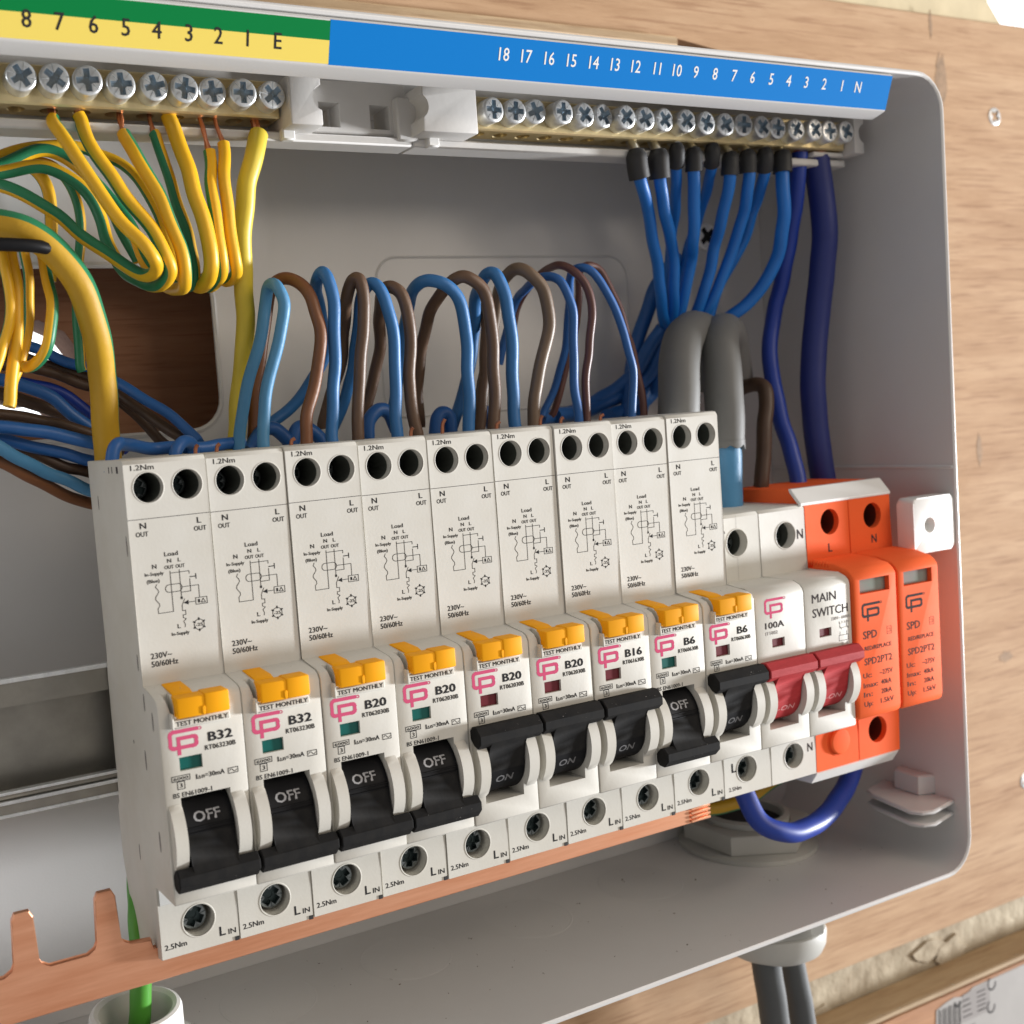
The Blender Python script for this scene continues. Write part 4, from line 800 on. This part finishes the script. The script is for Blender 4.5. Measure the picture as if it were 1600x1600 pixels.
 ('live_wire', 'thin reddish brown loop beside the thin bright blue one', 'live wire', 'brown live wires looping into the breaker tops', 'brown_red', 1.12, [(134.3,-20.0,105.8),(134.7,-20.0,117.5),(135.4,-19.0,127.3),(136.6,-18.0,135.9),(135.7,-18.0,143.2),(133.3,-20.0,148.1),(131.4,-24.0,150.1),(132.2,-32.0,149.8),(131.0,-38.0,146.5),(129.7,-42.0,141.6),(128.2,-44.0,133.9)]),
 ('neutral_wire', 'thin blue loop furthest right, sweeping down towards the grey cables', 'neutral wire', 'blue neutral wires looping into the breaker tops', 'blue_deep', 1.13, [(149.8,-20.0,105.3),(150.8,-20.0,116.7),(149.7,-19.2,124.4),(145.7,-18.3,135.7),(140.8,-18.0,143.4),(138.0,-19.1,147.9),(136.2,-21.8,149.2),(137.2,-26.9,147.2),(140.9,-33.6,139.6),(142.6,-38.7,127.8),(141.0,-42.2,118.8),(136.9,-44.0,109.7)]),
 ('live_wire', 'thin reddish brown loop furthest right, half hidden by the thin blue one', 'live wire', 'brown live wires looping into the breaker tops', 'brown_red', 1.09, [(163.0,-30.0,104.8),(161.9,-30.0,116.8),(159.9,-30.0,127.6),(156.3,-30.0,137.0),(152.2,-30.0,146.0),(149.1,-30.0,150.6),(145.3,-30.0,151.1),(145.8,-34.0,148.8),(147.4,-38.0,140.1),(147.0,-42.0,128.0),(144.1,-44.0,116.9),(141.5,-46.0,109.5)]),
 ('ferruled_neutral_wire', 'leftmost blue tail, hanging from the longest black boot under terminal 12', 'neutral tail', 'blue neutral tails with black boots under the neutral bar', 'blue_vivid', 1.74, [(160.5,-24.0,178.4),(162.1,-24.8,172.6),(169.3,-30.4,166.0),(177.8,-37.6,154.8),(183.6,-43.2,142.6),(189.7,-48.0,133.7)]),
 ('ferruled_neutral_wire', 'second blue tail from the left, under terminal 11', 'neutral tail', 'blue neutral tails with black boots under the neutral bar', 'blue_vivid', 1.75, [(168.4,-24.0,178.6),(169.3,-24.8,171.6),(176.4,-30.4,163.0),(184.4,-37.6,154.8),(188.8,-43.2,142.5),(191.4,-48.0,132.9)]),
 ('ferruled_neutral_wire', 'short-looking blue tail passing behind its neighbours under terminal 10', 'neutral tail', 'blue neutral tails with black boots under the neutral bar', 'blue_vivid', 1.59, [(175.4,-24.0,181.3),(177.6,-27.0,177.2),(184.5,-36.0,168.1),(189.7,-44.0,159.2),(191.5,-48.0,146.5),(192.3,-50.0,133.1)]),
 ('ferruled_neutral_wire', 'straight blue tail in the middle, in front of the fixing screw', 'neutral tail', 'blue neutral tails with black boots under the neutral bar', 'blue_vivid', 1.77, [(181.7,-24.0,180.3),(182.1,-24.8,174.4),(186.0,-30.4,159.9),(191.7,-37.6,154.1),(192.6,-43.2,142.4),(193.2,-48.0,132.9)]),
 ('ferruled_neutral_wire', 'thin blue tail swinging left behind the middle one under terminal 8', 'neutral tail', 'blue neutral tails with black boots under the neutral bar', 'blue_vivid', 1.61, [(189.0,-24.0,181.8),(191.8,-28.0,177.9),(198.4,-38.0,172.0),(200.3,-44.0,165.3),(200.2,-50.0,154.9),(194.5,-52.0,137.4)]),
 ('ferruled_neutral_wire', 'blue tail just right of the fixing screw', 'neutral tail', 'blue neutral tails with black boots under the neutral bar', 'blue_vivid', 1.79, [(195.8,-24.0,179.6),(195.7,-24.8,174.1),(198.4,-30.4,165.8),(201.2,-37.6,157.4),(201.2,-43.2,144.3),(199.5,-48.0,133.4)]),
 ('ferruled_neutral_wire', 'blue tail with a bright highlight, third from the right', 'neutral tail', 'blue neutral tails with black boots under the neutral bar', 'blue_vivid', 1.8, [(202.9,-24.0,180.5),(203.3,-24.8,174.3),(206.6,-30.4,165.3),(206.8,-37.6,154.1),(205.1,-43.2,142.2),(202.2,-48.0,133.3)]),
 ('ferruled_neutral_wire', 'blue tail bending behind its neighbour, second from the right', 'neutral tail', 'blue neutral tails with black boots under the neutral bar', 'blue_vivid', 1.74, [(210.0,-24.0,181.3),(212.2,-27.0,176.4),(216.1,-35.0,169.0),(216.6,-42.0,158.9),(211.4,-46.0,147.3),(206.9,-50.0,133.4)]),
 ('ferruled_neutral_wire', 'rightmost light blue tail sweeping far left towards the grey cables', 'neutral tail', 'blue neutral tails with black boots under the neutral bar', 'blue_vivid', 2.01, [(217.1,-24.0,181.0),(216.9,-24.0,173.8),(218.0,-26.0,162.6),(221.0,-32.0,151.7),(217.0,-40.0,140.8),(209.6,-48.0,133.7)]),
 ('neutral_cable', 'dark navy cable from terminal 3 down to the orange arrester', 'neutral cable', 'navy cables into the orange arrester', 'navy_mid', 2.51, [(229.1,-28.0,184.8),(229.1,-30.0,173.4),(231.7,-36.0,158.6),(230.8,-42.0,139.1),(227.1,-42.0,122.6),(224.5,-38.0,109.9),(222.7,-32.0,95.4),(221.3,-28.0,82.3),(221.6,-28.0,78.2)]),
 ('neutral_cable', 'thickest navy cable from terminal 2, nearest the right wall of the box', 'neutral cable', 'navy cables into the orange arrester', 'navy', 3.91, [(236.3,-28.0,183.8),(237.8,-28.0,173.2),(238.5,-28.0,161.2),(238.7,-30.0,147.4),(237.0,-32.0,129.4),(234.7,-32.0,113.1),(235.4,-32.0,96.6),(237.3,-32.0,81.8),(237.5,-32.0,76.6)]),
 ('neutral_cable', 'navy cable looping below the arrester and main switch', 'neutral cable', None, 'navy_mid', 2.95, [(181.3,-18.0,-1.8),(180.8,-17.0,-5.4),(181.5,-13.0,-12.8),(186.2,-10.0,-16.8),(195.5,-10.0,-19.2),(210.9,-14.0,-18.8),(226.7,-20.0,-15.7),(238.4,-26.0,-10.6),(241.2,-28.0,-5.2)]),
 ('supply_tail', 'grey sheathed supply cable behind the last two breakers, embossed along its side', 'supply cable', 'grey supply cables arching into the main switch', 'grey_sheath', 5.91, [(169.3,-24.0,97.3),(170.6,-24.0,108.4),(173.9,-26.0,121.4),(179.6,-30.0,129.1),(191.6,-38.0,132.3),(204.4,-46.0,130.0),(211.1,-52.0,115.8)]),
 ('live_wire', 'short brown wire bent from behind the grey cable into the arrester', 'live wire', None, 'brown_dark', 2.28, [(209.9,-44.0,110.5),(211.7,-40.0,113.5),(210.7,-34.0,114.6),(211.0,-30.0,113.0),(209.9,-28.0,108.2),(207.6,-27.0,100.3),(205.9,-27.0,91.1),(204.5,-27.0,82.6)]),
 ('supply_tail', 'grey sheathed supply cable ending above its blue core', 'supply cable', 'grey supply cables arching into the main switch', 'grey_sheath', 5.59, [(185.9,-22.0,97.3),(186.4,-22.0,107.3),(188.3,-24.0,120.6),(191.7,-28.0,127.5),(202.9,-38.0,131.6),(214.0,-46.0,129.7),(221.8,-52.0,115.2)]),
 ('neutral_wire', 'topmost wire of the blue bunch sloping down behind the last breakers', 'neutral wire', 'blue wires gathered behind the breaker row', 'blue_deep', 2.24, [(188.3,-48.0,134.4),(184.9,-50.7,128.7),(181.5,-53.3,122.3),(176.4,-56.0,117.3),(165.7,-56.0,112.4),(153.1,-54.0,109.7),(139.6,-50.0,108.5)]),
 ('neutral_wire', 'second wire of the blue bunch, hidden at both ends', 'neutral wire', 'blue wires gathered behind the breaker row', 'blue_deep', 2.24, [(190.8,-49.0,132.5),(186.9,-51.4,123.3),(182.9,-54.4,117.5),(174.3,-56.0,113.3),(162.9,-54.8,110.5),(146.0,-50.0,109.3)]),
 ('neutral_wire', 'lowest wire of the blue bunch, touching the grey cable', 'neutral wire', 'blue wires gathered behind the breaker row', 'blue_deep', 2.28, [(193.4,-50.0,130.4),(189.8,-52.0,119.1),(188.5,-56.0,113.9),(181.1,-56.0,110.1),(165.6,-50.0,108.1)]),
 ('neutral_wire', 'steep blue wire crossing behind the thin blue loop', 'neutral wire', 'blue wires gathered behind the breaker row', 'blue_deep', 2.26, [(198.0,-51.0,157.2),(192.7,-51.6,151.2),(188.7,-52.6,145.2),(187.6,-54.9,138.7),(184.5,-56.0,131.4),(182.1,-56.0,123.9),(177.5,-53.4,114.3),(174.0,-50.0,106.2)]),
 ('neutral_wire', 'blue wire squeezed between the bunch and the grey cable', 'neutral wire', 'blue wires gathered behind the breaker row', 'blue_deep', 2.28, [(197.2,-52.0,134.0),(191.2,-52.0,125.9),(188.8,-56.0,118.0),(184.7,-56.0,111.3),(178.3,-50.0,105.9)]),
 ('neutral_wire', 'small blue curl behind the second grey-brown loop', 'neutral wire', 'blue wires gathered behind the breaker row', 'blue_deep', 1.91, [(95.6,-36.0,106.1),(96.4,-36.0,110.7),(98.2,-36.0,112.4),(100.2,-36.0,111.1),(100.4,-36.0,105.7)]),
 ('neutral_wire', 'blue wire stub curving beside the middle breakers', 'neutral wire', 'blue wires gathered behind the breaker row', 'blue_deep', 1.86, [(74.7,-36.0,104.2),(75.7,-36.0,111.5),(78.5,-36.0,114.5),(81.6,-36.0,113.4),(83.8,-36.0,108.7)]),
 ('neutral_wire', 'small blue curl behind the wide brown arch', 'neutral wire', 'blue wires gathered behind the breaker row', 'blue_deep', 1.96, [(107.9,-36.0,107.6),(110.3,-36.0,111.9),(113.4,-36.0,110.8),(114.1,-36.0,105.9)]),
 ('neutral_wire', 'blue curl under the orange-brown loop', 'neutral wire', 'blue wires gathered behind the breaker row', 'blue_deep', 1.8, [(52.9,-36.0,105.9),(54.6,-36.0,110.7),(57.0,-36.0,111.7),(61.0,-36.0,108.6),(61.9,-36.0,104.1)]),
 ('neutral_wire', 'blue curl at the foot of the pale blue loop', 'neutral wire', 'blue wires gathered behind the breaker row', 'blue_deep', 1.78, [(41.3,-36.0,106.8),(45.1,-36.0,110.9),(48.7,-36.0,111.7),(52.5,-36.0,108.1)]),
 ('circuit_wire', 'pale blue wire nearest the front of the left bundle', 'circuit wire', 'blue and brown circuit wires entering from the left', 'blue_pale', 1.5, [(-25.0,-30.0,115.5),(-18.7,-32.0,112.0),(-13.6,-36.0,108.9),(-6.9,-40.0,105.2),(1.6,-42.0,101.0),(7.7,-42.0,98.5)]),
 ('circuit_wire', 'orange-brown wire lowest in the left bundle', 'circuit wire', 'blue and brown circuit wires entering from the left', 'brown_orange', 1.45, [(-24.7,-34.0,112.9),(-18.4,-36.0,109.1),(-11.5,-40.0,104.6),(-4.2,-44.0,100.6),(2.2,-46.0,97.6),(8.4,-46.0,95.4)]),
 ('circuit_wire', 'blue wire along the middle of the left bundle', 'circuit wire', 'blue and brown circuit wires entering from the left', 'blue_deep', 1.55, [(-23.7,-38.0,118.6),(-17.3,-38.0,116.8),(-8.6,-38.0,115.0),(3.2,-38.0,111.9),(9.6,-38.0,109.0)]),
 ('circuit_wire', 'blue wire just above the pale blue one', 'circuit wire', 'blue and brown circuit wires entering from the left', 'blue_deep', 1.43, [(-23.4,-42.0,116.2),(-17.0,-42.0,114.2),(-8.2,-42.0,111.5),(2.3,-42.0,107.7),(10.3,-42.0,105.1)]),
 ('circuit_wire', 'brown wire running along the lower edge of the bright gap', 'circuit wire', 'blue and brown circuit wires entering from the left', 'brown_dark', 1.39, [(-22.4,-46.0,121.6),(-15.8,-46.0,120.1),(-9.1,-46.0,118.7),(-0.9,-46.0,116.1),(5.2,-46.0,113.9),(11.8,-46.0,110.9)]),
 ('circuit_wire', 'blue wire crossing right of the bright gap', 'circuit wire', 'blue and brown circuit wires entering from the left', 'blue_deep', 1.57, [(-19.8,-50.0,129.9),(-11.8,-50.0,127.4),(-3.6,-50.0,123.8),(1.3,-50.0,119.6),(5.8,-50.0,115.7),(10.8,-50.0,111.1)]),
 ('circuit_wire', 'deep blue wire on top of the left bundle, ending by the white corner', 'circuit wire', 'blue and brown circuit wires entering from the left', 'blue_deep', 1.36, [(-15.4,-62.0,139.5),(-4.9,-60.0,137.0),(3.2,-58.0,132.5),(10.0,-56.0,129.7),(15.2,-50.0,125.3),(20.3,-46.0,120.7),(28.5,-40.0,112.0),(29.7,-38.0,109.4)]),
 ('circuit_wire', 'dark brown wire under the deep blue top wire', 'circuit wire', 'blue and brown circuit wires entering from the left', 'brown_dark', 1.38, [(-15.7,-62.0,136.6),(-5.0,-61.0,133.6),(4.4,-60.0,130.1),(12.3,-58.0,127.0),(16.0,-54.0,122.5),(21.1,-50.0,117.1),(25.6,-44.0,112.1),(28.8,-42.0,108.5)]),
 ('circuit_wire', 'brown wire between the two blue wires near the first breaker', 'circuit wire', 'blue and brown circuit wires entering from the left', 'brown_dark', 1.38, [(-21.0,-44.0,115.7),(-16.8,-44.0,113.5),(-10.2,-44.0,110.4),(-2.2,-44.0,106.7),(2.9,-44.0,104.8),(8.5,-44.0,102.3)]),
 ('circuit_wire', 'dark brown wire crossing under the thick yellow arch', 'circuit wire', 'blue and brown circuit wires entering from the left', 'brown_dark', 1.59, [(-16.6,-56.0,125.9),(-8.3,-56.0,123.5),(0.0,-56.0,119.5),(7.5,-56.0,114.5),(15.3,-56.0,109.4)]),
 ('circuit_wire', 'dark blue wire deepest in the left bundle', 'circuit wire', 'blue and brown circuit wires entering from the left', 'navy_mid', 1.47, [(-15.7,-60.0,129.1),(-8.2,-60.0,128.2),(-1.0,-60.0,126.3),(6.0,-60.0,121.4),(11.6,-60.0,115.4),(17.3,-60.0,109.3)]),
 ('circuit_wire', 'dark brown wire behind the yellow arch, second from the top', 'circuit wire', 'blue and brown circuit wires entering from the left', 'brown_dark', 1.39, [(-15.7,-58.0,132.8),(-3.4,-58.0,130.8),(6.2,-58.0,127.3),(14.0,-58.0,123.3),(20.7,-58.0,116.8),(25.5,-58.0,111.7),(28.5,-58.0,108.4)]),
 ('neutral_wire', 'blue wire curling out of the first breaker and running right', 'neutral wire', 'blue wires gathered behind the breaker row', 'blue_deep', 1.48, [(1.4,-16.0,104.5),(2.2,-16.0,109.2),(4.3,-17.0,111.0),(8.2,-22.0,110.1),(14.5,-26.0,109.3),(19.8,-26.0,109.2),(29.1,-28.0,108.5),(38.0,-30.0,109.1)]),
 ('neutral_wire', 'blue wire knuckle standing up behind the first breaker top', 'neutral wire', 'blue wires gathered behind the breaker row', 'blue_deep', 1.46, [(16.8,-18.0,103.2),(17.4,-18.0,108.2),(20.0,-20.0,110.2),(23.0,-24.0,108.6),(23.6,-26.0,102.6)]),
 ('earth_cable', 'green cable rising through the lower left gland behind the busbar', 'earth cable', None, 'green', 2.55, [(-2.6,-26.0,-33.1),(-0.8,-26.0,-18.1),(0.6,-26.0,-6.1),(1.6,-28.0,2.1),(3.0,-34.0,5.9),(7.3,-46.0,13.9)]),
 ('earth_cable', 'yellow cable hidden below the main switch', 'earth cable', None, 'gyc', 2.24, [(212.7,-34.0,-12.5),(201.8,-36.0,-17.3),(190.0,-38.0,-18.6),(171.6,-38.0,-16.5)]),
 ('supply_cable', 'left one of two grey cables leaving the bottom gland', 'supply cable', 'grey cables leaving the bottom gland', 'grey_dark', 4.61, [(205.1,-36.0,-59.4),(205.3,-36.0,-72.4),(207.2,-36.0,-86.0),(209.7,-36.0,-108.7)]),
 ('supply_cable', 'right one of two grey cables leaving the bottom gland', 'supply cable', 'grey cables leaving the bottom gland', 'grey_dark', 4.42, [(225.7,-46.0,-68.8),(227.2,-46.0,-82.8),(229.8,-46.0,-97.3),(233.2,-46.0,-121.5)]),
]

for name, label, cat, group, mk, r, pts in WIRES:
    b = MB(); st = None
    base = mk
    if mk.startswith('gy') and mk[2:].isdigit():
        st = WIRE['stripe']; base = 'gy'
    elif mk == 'gyp': base = 'gy'
    M = WIRE[base]
    at = {'gy0': 0, 'gy1': 5, 'gy2': 8, 'gy3': 6, 'gy4': 4}.get(mk, 0)
    if mk == 'gyc': st = WIRE['stripe']; at = 1
    c0 = P(*pts[0])
    tube(b, pts, r, m=M, n=14 if r < 2 else 22, per=8, stripe=st, stripe_at=at, twist=0.012 if st else 0.0, jit=0.22 if r < 2.6 else 0.1)
    o = b.build(name, M, angle=50)
    tag(o, label, cat, group)
    o['first'] = 0; del o['first']
    # bare copper above earth wires that end under the bar
    top = Vector(pts[0])
    if name in ('earth_wire', 'earth_cable') and top.z > 175 and top.y > -28 and top.x > -3:
        for q in range(3 if r < 2 else 9):
            dx, dd = random.uniform(-.5, .5)*r, random.uniform(-.5, .5)*r
            k = MB(); e = Vector((top.x+random.uniform(-.4, .4), -27.2, 187))
            mid = top.lerp(e, .5)+Vector((random.uniform(-.5, .5), random.uniform(-.3, .3), 0))
            tube(k, [(top.x+dx, top.y+dd, top.z-0.8), tuple(mid), tuple(e)], 0.45 if r < 2 else 0.6, n=7, per=4); k.build('copper_strand', COPPERWIRE, o)
    if name == 'neutral_cable' and top.z > 180:
        k = MB(); tube(k, [(top.x, top.y, top.z-1), (top.x-.5, -27.2, 188)], r*0.72, n=12, per=3); k.build('copper_end', COPPERWIRE, o)
    if name == 'ferruled_neutral_wire':
        p0, p1 = Vector(pts[0]), Vector(pts[1]); dirv = (p0-p1).normalized(); L = 7.6 if 'longest' in label or 'terminal 11' in label else 6.2
        a, bb = p0-dirv*L*0.55, p0+Vector((0, 0, L*0.5))
        k = MB(); tube(k, [tuple(a), tuple(p0), tuple(bb)], r*(1.7 if L > 7 else 1.4), n=20, per=4, rad=lambda t: 1.0 if t < 0.75 else (1-0.28*(t-0.75)/0.25)); k.build('boot', BOOT, o)
        k = MB(); top2 = Vector((bb.x, bb.y, bb.z)); tube(k, [tuple(bb-Vector((0, 0, .4))), (bb.x+0.1, (bb.y-27.2)/2, (bb.z+186)/2), (bb.x, -27.2, 187)], 1.35, n=12, per=3); k.build('ferrule', TIN, o)
    if name == 'supply_tail':
        if 'blue core' in label:
            e = Vector(pts[0]); k = MB(); tube(k, [tuple(e+Vector((0, 0, 4))), tuple(e+Vector((.2, 0, -3))), tuple(e+Vector((.8, -1, -12))), tuple(e+Vector((1.0, -1.5, -26)))], r*0.80, n=24, per=4); k.build('blue_core', WIRE['blue_pale'], o)
            k = MB(); nn = 30; jag = [random.uniform(-1.5, 0.1)-(1.2 if j in (4, 5, 17) else 0) for j in range(nn)]
            vv = [(e.x+r*q_*math.cos(6.2832*j/nn), e.y+r*q_*math.sin(6.2832*j/nn), e.z+(jag[j] if lo else 1.0)) for q_, lo in ((1.03, 0), (1.02, 1), (.86, 1), (.86, 0)) for j in range(nn)]
            k.add(vv, [(i*nn+j, i*nn+(j+1) % nn, (i+1)*nn+(j+1) % nn, (i+1)*nn+j) for i in range(3) for j in range(nn)]); k.build('torn_sheath_edge', GREYSH, o)
        else:
            for q in range(4):
                e = Vector(pts[1]); k = MB(); kk = 4.6*q-6.5
                tube(k, [(e.x+r*0.80+0.55*math.cos(t), e.y+r*0.64+.12, e.z+kk+1.1*math.sin(t)) for t in [math.radians(40+35*j) for j in range(9)]], 0.13, n=5, smooth=False); k.build('embossed_mark', GREYSH, o)
# cable tie round the earth bundle
k = MB(); tube(k, [(-40, -15, 154.0), (-22, -14, 153.6), (-10.0, -14.5, 153.2), (-4.6, -19, 152.8)], 1.4, n=10); k.build('cable_tie', BLACKP); bpy.data.objects['cable_tie'].scale = (1, 1, 1)
tag(bpy.data.objects['cable_tie'], 'black cable tie strapped round the earth wires at the left edge', 'cable tie')
# loose copper ends poking out behind the breaker tops
for i, (x, z, h) in enumerate(((20, 107.6, 1.6), (25, 107.6, 1.5), (43.2, 107.6, 1.4), (75, 107.6, 1.7), (84, 107.8, 3.0), (100, 107.6, 1.5), (113.5, 107.6, 2.2), (120, 107.6, 1.3), (133, 107.6, 1.2))):
    k = MB(); tube(k, [(x, -13, z-2), (x+.3, -13, z+h*0.5), (x+.7+.2*(i % 3), -12.6, z+h)], 0.45, n=7, per=4); o = k.build('copper_offcut', COPPERWIRE); 
    tag(o, ['tiny copper end behind the first breaker top, nearer its left side', 'tiny copper end at the seam above the second breaker', 'copper end behind the third breaker top', 'copper end behind the fifth breaker, left of the tall one', 'tallest copper end, standing up beside the wide blue arch', 'copper end in front of the wide brown arch', 'copper end between the tall blue and tan-brown loops', 'copper end just right of the tan-brown loop foot', 'copper end at the foot of the thin bright blue loop'][i], 'copper end', 'copper ends poking out behind the breaker tops')

# drilling dust and copper crumbs, too small to count
k = MB(); rnd = random.Random(3)
for q in range(150):
    x, d = rnd.uniform(-60, 250), rnd.uniform(-64, 0); s = rnd.uniform(0.15, 0.45)
    k.add([(x+s*rnd.uniform(-1, 1), d+s*rnd.uniform(-1, 1), -39.85+s*rnd.uniform(0, 1.2)) for _ in range(4)], [(0, 1, 2), (0, 1, 3), (1, 2, 3), (0, 2, 3)])
o = k.build('dust_crumbs', mat('brown_crumbs', (0.12, 0.08, 0.05), 0.8)); tag(o, 'scattered drilling dust and crumbs on the floor of the box', 'dust', kind='stuff')
k = MB()
for q in range(220):
    i = rnd.randrange(9); on = specs[i][2]; x = 18*i+rnd.uniform(1, 17); s = rnd.uniform(0.04, 0.13)
    a = math.radians(43 if on else -43); cd, cz = AXD+11.4*math.cos(a)+2.25, AXZ+11.4*math.sin(a)+rnd.uniform(-1.2, 1.6)
    if rnd.random() < 0.3: cd, cz = rnd.uniform(1, 8), 60.2
    k.add([(x+s*rnd.uniform(-1, 1), cd+s*rnd.uniform(-1, 1), cz+s*rnd.uniform(-1, 1.2)) for _ in range(4)], [(0, 1, 2), (0, 1, 3), (1, 2, 3), (0, 2, 3)])
o = k.build('dust_specks', mat('pale_dust', (0.45, 0.42, 0.38), 0.8)); tag(o, 'pale dust specks on the breaker handles', 'dust', kind='stuff')
